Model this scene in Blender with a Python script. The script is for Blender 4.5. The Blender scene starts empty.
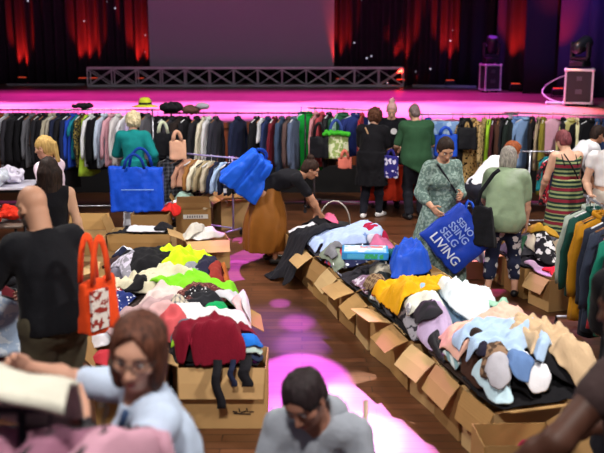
import bpy, math, random
import numpy as np
from mathutils import Vector, Matrix, Euler

# ------------------------------------------------------------------ camera, world, lights
SC = bpy.context.scene
COL = SC.collection
F = 900.0                      # focal length in pixels of the 604-wide frame
CAMH = 2.7
PITCH = math.atan((226.5 - 38) / F)
cd = bpy.data.cameras.new('camera')
cam = bpy.data.objects.new('camera', cd)
COL.objects.link(cam)
cam.location = (0, 0, CAMH)
cam.rotation_euler = (math.pi / 2 - PITCH, 0, 0)
cd.sensor_width = 36
cd.lens = 36 * F / 604
cd.clip_end = 200
cd.dof.use_dof = True
cd.dof.focus_distance = 9.0
cd.dof.aperture_fstop = 1.9
SC.camera = cam
SC.view_settings.view_transform = 'Standard'
SC.view_settings.look = 'None'
SC.view_settings.gamma = 1
SC.view_settings.use_curve_mapping = False
SC.view_settings.exposure = 0.0

w = bpy.data.worlds.new('world')
SC.world = w
w.use_nodes = True
w.node_tree.nodes['Background'].inputs[0].default_value = (0.55, 0.5, 0.75, 1)
w.node_tree.nodes['Background'].inputs[1].default_value = 0.10


def lamp(name, kind, loc, target, energy, color, **kw):
    d = bpy.data.lights.new(name, kind)
    d.energy = energy
    d.color = color
    for k, v in kw.items():
        setattr(d, k, v)
    o = bpy.data.objects.new(name, d)
    COL.objects.link(o)
    o.location = loc
    o.rotation_euler = (Vector(target) - Vector(loc)).to_track_quat('-Z', 'Y').to_euler()
    return o


R = math.radians


def ray(px, py):
    u = (px - 302) / F
    v = (226.5 - py) / F
    return (u, math.cos(PITCH) + v * math.sin(PITCH), -math.sin(PITCH) + v * math.cos(PITCH))


def G(px, py, z=0.0):
    d = ray(px, py)
    t = (z - CAMH) / d[2]
    return d[0] * t, d[1] * t


# hall ceiling lights over the market floor: a row on either side plus one added up front to brighten faces
HALL = [((3.9, 3.4, 6.0), (0.6, 7.0, 0), 240), ((-4.6, 8.6, 6.0), (-0.6, 8.4, 0), 235), ((-0.6, 0.6, 5.6), (-0.3, 5.5, 0.8), 170), ((4.6, 10.5, 6.0), (1.4, 10.2, 0), 190), ((-1.0, 11.2, 6.6), (-0.6, 12.6, 0), 120)]
for (loc, tgt, e) in HALL:
    lamp('hall_light', 'AREA', loc, tgt, e, (1.0, 0.95, 0.88), shape='RECTANGLE', size=0.6, size_y=0.4, spread=R(135))
# magenta wash on the front of the stage
for x in (-8, -5.0, -2.0, 1.0, 3.6):
    lamp('stage_wash', 'SPOT', (x, 21.5, 8.5), (x, 19.0, 1.25), 36000, (1.0, 0.2, 0.95), spot_size=R(40), spot_blend=0.6, shadow_soft_size=0.15)
    lamp('stage_wash', 'SPOT', (x, 24.5, 8.5), (x, 22.8, 1.25), 6000, (1.0, 0.04, 0.9), spot_size=R(58), spot_blend=1.0, shadow_soft_size=0.15)
lamp('stage_amber_wash', 'SPOT', (5.0, 20.2, 8.0), (4.9, 18.6, 1.25), 14000, (1.0, 0.40, 0.10), spot_size=R(28), spot_blend=0.9, shadow_soft_size=0.15)
# moving-head beams that fall from the stage side on the hall floor
MAG = (1.0, 0.13, 0.95)
for (tx, ty, e, sz, bl, c) in [(*G(236, 238), 9000, 3.4, 0.12, MAG), (*G(238, 254), 9000, 3.6, 0.1, MAG), (*G(232, 270), 8500, 3.6, 0.1, MAG), (*G(212, 240), 5500, 3.2, 0.2, MAG), (*G(226, 231), 6500, 2.6, 0.3, (1, .42, .2)),
                               (-0.02, 6.75, 9500, 3.6, 0.25, MAG), (0.30, 6.0, 13000, 3.6, 0.3, (1, .3, .97)), (0.42, 5.35, 15000, 3.8, 0.3, (1, .45, .97)), (-0.15, 5.75, 8000, 3.6, 0.4, MAG), (0.62, 5.0, 9000, 4.2, 0.4, MAG),
                               (0.55, 6.15, 3500, 4.4, 0.4, (1, .5, .3)),
                               (-0.23, 9.0, 4200, 0.9, 0.3, MAG), (-0.05, 8.35, 3800, 1.8, 0.8, MAG), (0.0, 7.7, 2600, 2.6, 0.9, (.7, .15, 1)), (-0.3, 8.2, 1400, 5.0, 0.9, (.5, .15, 1)),
                               (1.75, 9.55, 6500, 3.2, 0.25, MAG), (2.3, 8.3, 2600, 4.5, 0.6, (.75, .15, 1)), (1.35, 9.9, 4000, 2.2, 0.3, MAG),
                               (0.72, 12.6, 5200, 3.0, 0.5, (1, .5, .12)), (1.1, 11.5, 3600, 2.6, 0.5, MAG)]:
    lamp('beam', 'SPOT', (tx * 0.6, 18.5, 8.2), (tx, ty, 0), e, c, spot_size=R(sz), spot_blend=bl, shadow_soft_size=0.03)
for (px, py, e, sz, c) in [(466, 289, 4200, 5.5, MAG), (500, 285, 2600, 4.0, MAG), (545, 322, 1600, 6.0, (.7, .15, 1))]:
    tx, ty = G(px, py)
    lamp('beam', 'SPOT', (tx, ty + 3.5, 8.2), (tx, ty, 0), e, c, spot_size=R(sz), spot_blend=0.3, shadow_soft_size=0.03)
# purple side light on the right wing
lamp('wing_wash', 'SPOT', (6.2, 20.0, 7.5), (7.6, 24.5, 3.2), 1500, (0.28, 0.1, 1.0), spot_size=R(60), spot_blend=0.8)
lamp('added_head_fill', 'SPOT', (4.6, 17.6, 7.0), (6.05, 19.9, 2.2), 900, (0.8, 0.85, 1.0), spot_size=R(16), spot_blend=0.6)  # added pale spot, only there to brighten the near moving head


# ------------------------------------------------------------------ helpers
def srgb(h):
    h = h.lstrip('#')
    out = []
    for i in (0, 2, 4):
        c = int(h[i:i + 2], 16) / 255
        out.append(c / 12.92 if c <= 0.04045 else ((c + 0.055) / 1.055) ** 2.4)
    return (*out, 1)


_mats = {}


def simple(col, rough=0.6, metal=0.0, emit=0.0, ecol=None, spec=0.5, trans=0.0, var=0.06):
    key = ('s', col, rough, metal, emit, ecol, spec, trans, var)
    if key in _mats:
        return _mats[key]
    m = bpy.data.materials.new('mat_' + col.strip('#'))
    m.use_nodes = True
    nt = m.node_tree
    b = nt.nodes['Principled BSDF']
    b.inputs['Roughness'].default_value = rough
    b.inputs['Metallic'].default_value = metal
    b.inputs['Specular IOR Level'].default_value = spec
    b.inputs['Transmission Weight'].default_value = trans
    tc = nt.nodes.new('ShaderNodeTexCoord')
    n = nt.nodes.new('ShaderNodeTexNoise')
    n.inputs['Scale'].default_value = 9
    nt.links.new(tc.outputs['Object'], n.inputs['Vector'])
    c = srgb(col)
    mx = nt.nodes.new('ShaderNodeMixRGB')
    mx.inputs[1].default_value = tuple(x * (1 - var) for x in c[:3]) + (1,)
    mx.inputs[2].default_value = tuple(min(1, x * (1 + var)) for x in c[:3]) + (1,)
    nt.links.new(n.outputs[0], mx.inputs[0])
    nt.links.new(mx.outputs[0], b.inputs['Base Color'])
    if emit:
        b.inputs['Emission Color'].default_value = srgb(ecol or col)
        b.inputs['Emission Strength'].default_value = emit
    _mats[key] = m
    return m


def fabric(col, pat=None, col2='#ffffff', scale=10.0, rough=0.85, col3=None, axis=0):
    """woven cloth: slight colour variation, fine weave bump, optional pattern in object space"""
    key = ('f', col, pat, col2, scale, rough, col3, axis)
    if key in _mats:
        return _mats[key]
    m = bpy.data.materials.new('fabric_' + col.strip('#'))
    m.use_nodes = True
    nt = m.node_tree
    N = nt.nodes.new
    L = nt.links.new
    b = nt.nodes['Principled BSDF']
    b.inputs['Roughness'].default_value = rough
    b.inputs['Specular IOR Level'].default_value = 0.15
    b.inputs['Sheen Weight'].default_value = 0.03
    tc = N('ShaderNodeTexCoord')
    n = N('ShaderNodeTexNoise')
    n.inputs['Scale'].default_value = 14
    n.inputs['Detail'].default_value = 5
    L(tc.outputs['Object'], n.inputs['Vector'])
    c = srgb(col)
    mx = N('ShaderNodeMixRGB')
    mx.inputs[1].default_value = tuple(x * 0.86 for x in c[:3]) + (1,)
    mx.inputs[2].default_value = tuple(min(1, x * 1.12) for x in c[:3]) + (1,)
    L(n.outputs[0], mx.inputs[0])
    out = mx.outputs[0]
    if pat:
        fac = None
        sep = N('ShaderNodeSeparateXYZ')
        L(tc.outputs['Object'], sep.inputs[0])

        def band(ax, sc, thr):
            a = N('ShaderNodeMath'); a.operation = 'MULTIPLY'; a.inputs[1].default_value = sc
            L(sep.outputs[ax], a.inputs[0])
            f = N('ShaderNodeMath'); f.operation = 'FRACT'
            L(a.outputs[0], f.inputs[0])
            g = N('ShaderNodeMath'); g.operation = 'GREATER_THAN'; g.inputs[1].default_value = thr
            L(f.outputs[0], g.inputs[0])
            return g.outputs[0]
        if pat == 'stripes':
            fac = band(axis, scale, 0.55)
        elif pat == 'plaid':
            a1, a2 = band(0, scale, 0.6), band(2 if axis == 2 else 1, scale, 0.6)
            ad = N('ShaderNodeMath'); ad.operation = 'ADD'
            L(a1, ad.inputs[0]); L(a2, ad.inputs[1])
            hf = N('ShaderNodeMath'); hf.operation = 'MULTIPLY'; hf.inputs[1].default_value = 0.5
            L(ad.outputs[0], hf.inputs[0])
            fac = hf.outputs[0]
        elif pat in ('dots', 'leopard', 'floral', 'print'):
            if pat == 'print':
                v = N('ShaderNodeTexNoise'); v.inputs['Scale'].default_value = scale; v.inputs['Detail'].default_value = 3
                L(tc.outputs['Object'], v.inputs['Vector'])
                src, lo, hi = v.outputs[0], 0.50, 0.54
            else:
                v = N('ShaderNodeTexVoronoi'); v.inputs['Scale'].default_value = scale
                wn = N('ShaderNodeTexNoise'); wn.inputs['Scale'].default_value = scale * 1.6
                L(tc.outputs['Object'], wn.inputs['Vector'])
                mv = N('ShaderNodeMixRGB'); mv.inputs[0].default_value = {'dots': 0.0, 'leopard': 0.05, 'floral': 0.07}[pat]
                L(tc.outputs['Object'], mv.inputs[1]); L(wn.outputs['Color'], mv.inputs[2])
                L(mv.outputs[0], v.inputs['Vector'])
                src = v.outputs['Distance']
                lo, hi = {'dots': (0.30, 0.26), 'leopard': (0.42, 0.36), 'floral': (0.40, 0.36)}[pat]
            mr = N('ShaderNodeMapRange'); mr.inputs[1].default_value = lo; mr.inputs[2].default_value = hi
            L(src, mr.inputs[0])
            fac = mr.outputs[0]
        elif pat == 'heather':
            v = N('ShaderNodeTexNoise'); v.inputs['Scale'].default_value = 160; L(tc.outputs['Object'], v.inputs['Vector'])
            fac = v.outputs[0]
        m2 = N('ShaderNodeMixRGB')
        m2.inputs[2].default_value = srgb(col2)
        L(fac, m2.inputs[0]); L(out, m2.inputs[1])
        out = m2.outputs[0]
        if col3:
            f3 = band(axis, scale * 0.37, 0.72)
            m3 = N('ShaderNodeMixRGB'); m3.inputs[2].default_value = srgb(col3)
            L(f3, m3.inputs[0]); L(out, m3.inputs[1])
            out = m3.outputs[0]
    L(out, b.inputs['Base Color'])
    bn = N('ShaderNodeTexNoise'); bn.inputs['Scale'].default_value = 70; bn.inputs['Detail'].default_value = 4
    L(tc.outputs['Object'], bn.inputs['Vector'])
    bp = N('ShaderNodeBump'); bp.inputs['Strength'].default_value = 0.25; bp.inputs['Distance'].default_value = 0.01
    L(bn.outputs[0], bp.inputs['Height']); L(bp.outputs[0], b.inputs['Normal'])
    _mats[key] = m
    return m


def hairmat(col, col2):
    key = ('hair', col, col2)
    if key in _mats:
        return _mats[key]
    m = bpy.data.materials.new('hair_' + col.strip('#')); m.use_nodes = True
    nt = m.node_tree; N = nt.nodes.new; L = nt.links.new
    b = nt.nodes['Principled BSDF']; b.inputs['Roughness'].default_value = 0.6; b.inputs['Specular IOR Level'].default_value = 0.16
    tc = N('ShaderNodeTexCoord'); mp = N('ShaderNodeMapping'); mp.inputs['Scale'].default_value = (1, 1, 0.12)
    L(tc.outputs['Object'], mp.inputs['Vector'])
    n = N('ShaderNodeTexNoise'); n.inputs['Scale'].default_value = 95; n.inputs['Detail'].default_value = 4
    L(mp.outputs[0], n.inputs['Vector'])
    mr = N('ShaderNodeMapRange'); mr.inputs[1].default_value = .38; mr.inputs[2].default_value = .66
    L(n.outputs[0], mr.inputs[0])
    mx = N('ShaderNodeMixRGB'); mx.inputs[1].default_value = srgb(col); mx.inputs[2].default_value = srgb(col2)
    L(mr.outputs[0], mx.inputs[0]); L(mx.outputs[0], b.inputs['Base Color'])
    bp = N('ShaderNodeBump'); bp.inputs['Strength'].default_value = .5; bp.inputs['Distance'].default_value = .006
    L(n.outputs[0], bp.inputs['Height']); L(bp.outputs[0], b.inputs['Normal'])
    _mats[key] = m
    return m


def mk(name, V, Fa, mat, parent=None, smooth=True, loc=None, rotz=None):
    V = np.asarray(V, dtype=np.float32)
    me = bpy.data.meshes.new(name)
    if isinstance(Fa, np.ndarray):
        me.vertices.add(len(V)); me.vertices.foreach_set('co', V.ravel())
        k = Fa.shape[1]
        me.loops.add(Fa.size); me.loops.foreach_set('vertex_index', Fa.astype(np.int32).ravel())
        me.polygons.add(len(Fa))
        me.polygons.foreach_set('loop_start', np.arange(0, Fa.size, k, dtype=np.int32))
        me.update(calc_edges=True)
    else:
        me.from_pydata(V.tolist(), [], Fa)
    me.polygons.foreach_set('use_smooth', np.full(len(me.polygons), smooth))
    for mm in (mat if isinstance(mat, (list, tuple)) else [mat]):
        me.materials.append(mm)
    me.update()
    o = bpy.data.objects.new(name, me)
    COL.objects.link(o)
    if parent is not None:
        o.parent = parent
    if loc is not None:
        o.location = loc
    if rotz is not None:
        o.rotation_euler = (0, 0, rotz)
    return o


def thing(name, label, cat, loc=(0, 0, 0), rotz=0.0, group=None):
    o = bpy.data.objects.new(name, None)
    COL.objects.link(o)
    o.empty_display_size = 0.1
    o.location = loc
    o.rotation_euler = (0, 0, rotz)
    return tag(o, label, cat, group)


def tag(o, label, cat, group=None):
    o['label'] = label
    o['category'] = cat
    if group:
        o['group'] = group
    return o


def struct(o):
    o['kind'] = 'structure'
    return o


class MB:
    """collects simple solids into one mesh"""
    def __init__(self):
        self.V = []; self.F = []

    def add(self, V, Fs):
        b = len(self.V)
        self.V += [tuple(v) for v in V]
        self.F += [tuple(i + b for i in f) for f in Fs]
        return self

    def box(self, c, s, rot=None, bev=0.0):
        hx, hy, hz = s[0] / 2, s[1] / 2, s[2] / 2
        if bev <= 0:
            pts = [(sx * hx, sy * hy, sz * hz) for sz in (-1, 1) for sy in (-1, 1) for sx in (-1, 1)]
            fs = [(0, 2, 3, 1), (4, 5, 7, 6), (0, 1, 5, 4), (2, 6, 7, 3), (0, 4, 6, 2), (1, 3, 7, 5)]
        else:
            pts = []; fs = []
            zs = [(-hz, bev), (-hz + bev, 0), (hz - bev, 0), (hz, bev)]
            for z, ins in zs:
                x, y, c2 = hx - ins, hy - ins, bev
                pts += [(-x + c2, -y, z), (x - c2, -y, z), (x, -y + c2, z), (x, y - c2, z), (x - c2, y, z), (-x + c2, y, z), (-x, y - c2, z), (-x, -y + c2, z)]
            for k in range(3):
                for i in range(8):
                    fs.append((k * 8 + i, k * 8 + (i + 1) % 8, k * 8 + 8 + (i + 1) % 8, k * 8 + 8 + i))
            fs.append(tuple(range(7, -1, -1))); fs.append(tuple(range(24, 32)))
        M = rot if rot is not None else Matrix.Identity(3)
        return self.add([Vector(c) + M @ Vector(p) for p in pts], fs)

    def tube(self, pts, r, n=8, closed=False):
        pts = [Vector(p) for p in pts]
        rs = r if isinstance(r, (list, tuple)) else [r] * len(pts)
        rings = []
        prev = None
        for i, p in enumerate(pts):
            a = pts[max(i - 1, 0)]; b = pts[min(i + 1, len(pts) - 1)]
            d = (b - a).normalized()
            if prev is None:
                u = d.orthogonal().normalized()
            else:
                u = (prev - d * prev.dot(d))
                u = u.normalized() if u.length > 1e-6 else d.orthogonal().normalized()
            prev = u
            v = d.cross(u)
            rings.append([p + (u * math.cos(t) + v * math.sin(t)) * rs[i] for t in [2 * math.pi * k / n for k in range(n)]])
        V = [q for rg in rings for q in rg]
        Fs = []
        for i in range(len(rings) - 1):
            for k in range(n):
                Fs.append((i * n + k, i * n + (k + 1) % n, (i + 1) * n + (k + 1) % n, (i + 1) * n + k))
        Fs.append(tuple(range(n - 1, -1, -1)))
        Fs.append(tuple((len(rings) - 1) * n + k for k in range(n)))
        return self.add(V, Fs)

    def lathe(self, prof, c=(0, 0, 0), n=16, rot=None):
        V = []; Fs = []
        M = rot if rot is not None else Matrix.Identity(3)
        for (r, z) in prof:
            for k in range(n):
                t = 2 * math.pi * k / n
                V.append(Vector(c) + M @ Vector((r * math.cos(t), r * math.sin(t), z)))
        for i in range(len(prof) - 1):
            for k in range(n):
                Fs.append((i * n + k, i * n + (k + 1) % n, (i + 1) * n + (k + 1) % n, (i + 1) * n + k))
        Fs.append(tuple(range(n - 1, -1, -1)))
        Fs.append(tuple((len(prof) - 1) * n + k for k in range(n)))
        return self.add(V, Fs)

    def build(self, name, mat, parent=None, smooth=False, **kw):
        return mk(name, self.V, self.F, mat, parent, smooth, **kw)


def text_mesh(s, size, depth=0.002, bold=0.0):
    cu = bpy.data.curves.new('lettering', 'FONT')
    cu.body = s
    cu.size = size
    cu.extrude = depth
    cu.offset = bold
    o = bpy.data.objects.new('lettering', cu)
    COL.objects.link(o)
    bpy.context.view_layer.update()
    me = bpy.data.meshes.new_from_object(o.evaluated_get(bpy.context.evaluated_depsgraph_get()))
    V = np.array([v.co[:] for v in me.vertices]); Fs = [tuple(p.vertices) for p in me.polygons]
    bpy.data.objects.remove(o); bpy.data.curves.remove(cu); bpy.data.meshes.remove(me)
    return V, Fs


def rotm(ax, deg):
    return Matrix.Rotation(math.radians(deg), 3, ax)


# numpy value noise
def _h(*a):
    x = np.zeros(np.broadcast(*a).shape, dtype=np.uint32)
    for i, v in enumerate(a):
        x = (x ^ (np.asarray(v).astype(np.int64).astype(np.uint32) * np.uint32([374761393, 668265263, 2246822519, 3266489917][i])))
        x = (x ^ (x >> np.uint32(13))) * np.uint32(1274126177)
    x = x ^ (x >> np.uint32(16))
    return (x & np.uint32(0xffff)).astype(np.float32) / 65535.0


def noise2(x, y, seed=0):
    xi = np.floor(x); yi = np.floor(y)
    fx = x - xi; fy = y - yi
    fx = fx * fx * (3 - 2 * fx); fy = fy * fy * (3 - 2 * fy)
    s = np.full_like(xi, seed)
    a = _h(xi, yi, s); b = _h(xi + 1, yi, s); c = _h(xi, yi + 1, s); d = _h(xi + 1, yi + 1, s)
    return (a * (1 - fx) + b * fx) * (1 - fy) + (c * (1 - fx) + d * fx) * fy


def noise3(x, y, z, seed=0):
    zi = np.floor(z); fz = z - zi
    fz = fz * fz * (3 - 2 * fz)
    out = 0
    xi = np.floor(x); yi = np.floor(y)
    fx = x - xi; fy = y - yi
    fx = fx * fx * (3 - 2 * fx); fy = fy * fy * (3 - 2 * fy)
    s = np.full_like(xi, seed)
    for dz in (0, 1):
        a = _h(xi, yi, zi + dz, s); b = _h(xi + 1, yi, zi + dz, s); c = _h(xi, yi + 1, zi + dz, s); d = _h(xi + 1, yi + 1, zi + dz, s)
        v = (a * (1 - fx) + b * fx) * (1 - fy) + (c * (1 - fx) + d * fx) * fy
        out = out + v * (fz if dz else 1 - fz)
    return out


ORD = 'first second third fourth fifth sixth seventh eighth ninth tenth eleventh twelfth'.split()
# ------------------------------------------------------------------ the setting: floor, stage, backdrop
def wood_floor(name, c1, c2, c3, plank_w, plank_l, rough, along_y=True, spec=0.5):
    m = bpy.data.materials.new(name)
    m.use_nodes = True
    nt = m.node_tree; N = nt.nodes.new; L = nt.links.new
    b = nt.nodes['Principled BSDF']
    tc = N('ShaderNodeTexCoord')
    mp = N('ShaderNodeMapping')
    mp.inputs['Rotation'].default_value = (0, 0, math.pi / 2 if along_y else 0)
    L(tc.outputs['Object'], mp.inputs['Vector'])
    br = N('ShaderNodeTexBrick')
    br.inputs['Color1'].default_value = srgb(c1); br.inputs['Color2'].default_value = srgb(c2)
    br.inputs['Mortar'].default_value = srgb(c3)
    br.inputs['Scale'].default_value = 1
    br.inputs['Mortar Size'].default_value = 0.004
    br.inputs['Brick Width'].default_value = plank_l; br.inputs['Row Height'].default_value = plank_w
    br.inputs['Bias'].default_value = 0.0
    L(mp.outputs[0], br.inputs['Vector'])
    mp2 = N('ShaderNodeMapping'); mp2.inputs['Scale'].default_value = (2, 30, 1)
    L(mp.outputs[0], mp2.inputs['Vector'])
    n = N('ShaderNodeTexNoise'); n.inputs['Scale'].default_value = 1.5; n.inputs['Detail'].default_value = 6
    L(mp2.outputs[0], n.inputs['Vector'])
    mx = N('ShaderNodeMixRGB'); mx.blend_type = 'MULTIPLY'; mx.inputs[0].default_value = 0.6
    cr = N('ShaderNodeMapRange'); cr.inputs[1].default_value = 0.3; cr.inputs[2].default_value = 0.7; cr.inputs[3].default_value = 0.55; cr.inputs[4].default_value = 1.25
    L(n.outputs[0], cr.inputs[0])
    L(br.outputs['Color'], mx.inputs[1]); L(cr.outputs[0], mx.inputs[2])
    L(mx.outputs[0], b.inputs['Base Color'])
    b.inputs['Roughness'].default_value = rough
    b.inputs['Specular IOR Level'].default_value = spec
    bp = N('ShaderNodeBump'); bp.inputs['Strength'].default_value = 0.08; bp.inputs['Distance'].default_value = 0.01
    L(n.outputs[0], bp.inputs['Height']); L(bp.outputs[0], b.inputs['Normal'])
    return m


fl = MB().box((0, 7, -0.05), (24, 20, 0.1)).build('floor', wood_floor('hall_planks', '#6b4028', '#50301b', '#1c0f08', 0.11, 1.1, 0.38, along_y=False))
struct(fl)
# stage: deck, front of wooden battens
deck_m = wood_floor('stage_deck', '#8a6a5a', '#6d5248', '#3a2a26', 0.2, 3.0, 0.30, along_y=False)
struct(MB().box((0, 25, 1.2), (26, 18, 0.1)).build('stage_floor', deck_m))
m = bpy.data.materials.new('stage_front_wood'); m.use_nodes = True
nt = m.node_tree
tc = nt.nodes.new('ShaderNodeTexCoord'); wv = nt.nodes.new('ShaderNodeTexWave'); wv.inputs['Scale'].default_value = 2.2
nt.links.new(tc.outputs['Object'], wv.inputs['Vector'])
wv.inputs['Distortion'].default_value = 0.6
mx = nt.nodes.new('ShaderNodeMixRGB'); mx.inputs[1].default_value = srgb('#1d100c'); mx.inputs[2].default_value = srgb('#8a3f1c')
nt.links.new(wv.outputs[0], mx.inputs[0]); nt.links.new(mx.outputs[0], nt.nodes['Principled BSDF'].inputs['Base Color'])
fr = MB().box((0, 16.1, 0.575), (26, 0.2, 1.15))
fr.box((0, 16.0, 1.19), (26, 0.12, 0.1))
for i in range(52):
    fr.box((-6.45 + i * 0.25, 15.985, 0.57), (0.055, 0.05, 1.13))
struct(fr.build('wall_stage_front', m))
struct(MB().box((0, 15.9, 0.24), (26, 0.1, 0.48)).build('added_dark_panel', simple('#0d0b0e', 0.8)))  # added black panel that keeps the stage foot dark below the hung clothes
# black masking behind everything on the stage
blk = simple('#08070b', 0.95)
struct(MB().box((0, 33.2, 6), (34, 0.2, 13)).build('wall_back', blk))
struct(MB().box((-13, 20, 6), (0.2, 27, 13)).build('wall_left', simple('#141018', 0.9)))
struct(MB().box((10.5, 20, 6), (0.2, 27, 13)).build('wall_right', simple('#141020', 0.9)))


def curtain_mat(name, col, stars):
    m = bpy.data.materials.new(name); m.use_nodes = True
    nt = m.node_tree; N = nt.nodes.new; L = nt.links.new
    b = nt.nodes['Principled BSDF']
    b.inputs['Base Color'].default_value = srgb(col)
    b.inputs['Roughness'].default_value = 0.8
    b.inputs['Specular IOR Level'].default_value = 0.2
    if stars:   # small LED points sewn into the star cloth
        tc = N('ShaderNodeTexCoord'); v = N('ShaderNodeTexVoronoi'); v.inputs['Scale'].default_value = 2.0
        L(tc.outputs['Object'], v.inputs['Vector'])
        mr = N('ShaderNodeMapRange'); mr.inputs[1].default_value = 0.065; mr.inputs[2].default_value = 0.03
        L(v.outputs['Distance'], mr.inputs[0])
        ml = N('ShaderNodeMath'); ml.operation = 'MULTIPLY'; ml.inputs[1].default_value = 1.2
        L(mr.outputs[0], ml.inputs[0])
        b.inputs['Emission Color'].default_value = (0.75, 0.7, 0.9, 1)
        L(ml.outputs[0], b.inputs['Emission Strength'])
    return m


def curtain(a, b_, z0, z1, label, mat, pleat=0.34, amp=0.11, seed=0):
    a = np.array(a, float); b_ = np.array(b_, float)
    Ln = np.linalg.norm(b_ - a); d = (b_ - a) / Ln; nrm = np.array((d[1], -d[0]))
    nu = max(24, int(Ln / 0.045)); nz = 10
    u = np.linspace(0, Ln, nu); z = np.linspace(z0, z1, nz)
    U, Z = np.meshgrid(u, z)
    ph = noise2(U * 0.7, np.zeros_like(U), seed) * 5
    off = amp * np.sin(2 * np.pi * U / pleat + ph) * (0.75 + 0.4 * noise2(U * 1.3, Z * 0.3, seed + 1)) + 0.10 * noise2(U * 0.6, Z * 0.25, seed + 2)
    V = []
    for s in (0, 0.02):
        X = a[0] + d[0] * U + nrm[0] * (off - s); Y = a[1] + d[1] * U + nrm[1] * (off - s)
        V.append(np.stack([X, Y, Z], -1).reshape(-1, 3))
    n = nu * nz
    i, j = np.meshgrid(np.arange(nz - 1), np.arange(nu - 1), indexing='ij')
    q = (i * nu + j).ravel()
    f1 = np.stack([q, q + 1, q + nu + 1, q + nu], 1)
    f2 = f1[:, ::-1] + n
    rim = []
    for jj in range(nu - 1):
        rim += [(jj + 1, jj, jj + n, jj + 1 + n), ((nz - 1) * nu + jj, (nz - 1) * nu + jj + 1, (nz - 1) * nu + jj + 1 + n, (nz - 1) * nu + jj + n)]
    for ii in range(nz - 1):
        rim += [(ii * nu, (ii + 1) * nu, (ii + 1) * nu + n, ii * nu + n), ((ii + 1) * nu + nu - 1, ii * nu + nu - 1, ii * nu + nu - 1 + n, (ii + 1) * nu + nu - 1 + n)]
    o = mk('stage_curtain', np.concatenate(V), np.concatenate([f1, f2, np.array(rim)]), mat)
    return tag(o, label, 'curtain')


star = curtain_mat('star_cloth', '#2c2030', True)
plainc = curtain_mat('black_velvet', '#16141b', False)
wingc = curtain_mat('wing_cloth', '#2a2440', False)
curtain((-12.5, 29.9), (-3.9, 29.0), 1.26, 9, 'black pleated star cloth left of the grey screen', star, seed=1)
curtain((-4.6, 30.3), (1.6, 30.0), 1.26, 9, 'plain black curtain directly behind the grey screen', plainc, seed=7)
curtain((1.0, 28.95), (4.75, 27.75), 1.26, 9, 'black pleated star cloth right of the grey screen', star, seed=2)
curtain((4.7, 27.3), (5.6, 26.6), 1.26, 9, 'grey-black plain leg curtain behind the far moving head', plainc, pleat=0.6, amp=0.05, seed=3)
curtain((5.5, 25.9), (6.4, 25.5), 1.26, 9, 'black curtain lit by a red strip beside the far flight case', star, pleat=0.5, amp=0.06, seed=4)
curtain((5.85, 24.1), (6.75, 24.0), 1.26, 9, 'black leg curtain panel between the two red lit strips', plainc, pleat=0.8, amp=0.03, seed=5)
curtain((6.55, 23.4), (7.3, 23.2), 1.26, 9, 'purple lit curtain with a red strip left of the near moving head', wingc, pleat=0.9, amp=0.05, seed=6)
curtain((7.0, 22.5), (10.4, 22.0), 1.26, 9, 'dark violet curtain behind the near moving head', wingc, pleat=0.7, amp=0.06, seed=8)

# projection screen
sc_ = thing('projection_screen', 'large plain grey projection screen hanging above the truss', 'screen', (-1.87, 28.45, 1.78))
MB().box((0, 0, 2.2), (5.72, 0.03, 4.4)).build('screen_surface', simple('#8b8496', 0.9, emit=0.05, ecol='#8b8496', var=0.02), sc_)  # faint emission stands in for light falling on the unlit screen
fb = MB()
for sx in (-1, 1):
    fb.box((sx * 2.84, 0.05, 2.2), (0.06, 0.06, 4.46))
fb.box((0, 0.05, 0.02), (5.7, 0.06, 0.06)); fb.box((0, 0.05, 4.4), (5.7, 0.06, 0.06))
fb.build('screen_frame', simple('#18171b', 0.5), sc_)
for sx in (-1, 1):
    lg = MB().box((sx * 2.6, 0.08, -0.25), (0.07, 0.07, 0.56)).box((sx * 2.6, 0.08, -0.5), (0.07, 0.5, 0.05))
    lg.build('screen_stand', simple('#18171b', 0.5), sc_)

# lying truss along the back of the stage
tr = thing('lighting_truss', 'long aluminium truss with crossed braces lying below the screen', 'truss', (0, 27.6, 1.25))
alu = simple('#dcdae4', 0.5, 0.35)
x0, x1, th = -6.45, 3.05, 0.55
ch = MB()
for y in (-0.2, 0.2):
    for z in (0.03, th):
        ch.tube([(x0, y, z), (x1, y, z)], 0.027)
ch.box(((x0 + x1) / 2, 0, th + 0.03), (x1 - x0, 0.46, 0.03))
ch.build('truss_chord', alu, tr)
nb = 13
for i in range(nb + 1):
    x = x0 + (x1 - x0) * i / nb
    b = MB()
    for y in (-0.2, 0.2):
        b.tube([(x, y, 0.03), (x, y, th)], 0.02)
    b.tube([(x, -0.2, 0.03), (x, 0.2, 0.03)], 0.015)
    b.build('truss_upright', alu, tr)
    if i < nb:
        xn = x0 + (x1 - x0) * (i + 1) / nb
        b = MB()
        for y in (-0.2, 0.2):
            b.tube([(x, y, 0.05), (xn, y, th - 0.03)], 0.014)
            b.tube([(x, y, th - 0.03), (xn, y, 0.05)], 0.014)
        b.build('truss_brace', alu, tr)

# low white batten on the stage floor beside the truss, and one on the right
MB().box((-8.0, 28.4, 1.28), (2.4, 0.12, 0.06)).build('floor_batten', simple('#8f8a94', 0.6)).update_tag()
tag(bpy.data.objects['floor_batten'], 'thin pale batten lying on the stage left of the truss', 'batten')
o = MB().box((4.25, 27.2, 1.29), (1.9, 0.12, 0.07), rotm('Z', -18)).build('floor_batten', simple('#8f8a94', 0.6))
tag(o, 'thin pale batten lying on the stage right of the truss', 'batten')


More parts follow.
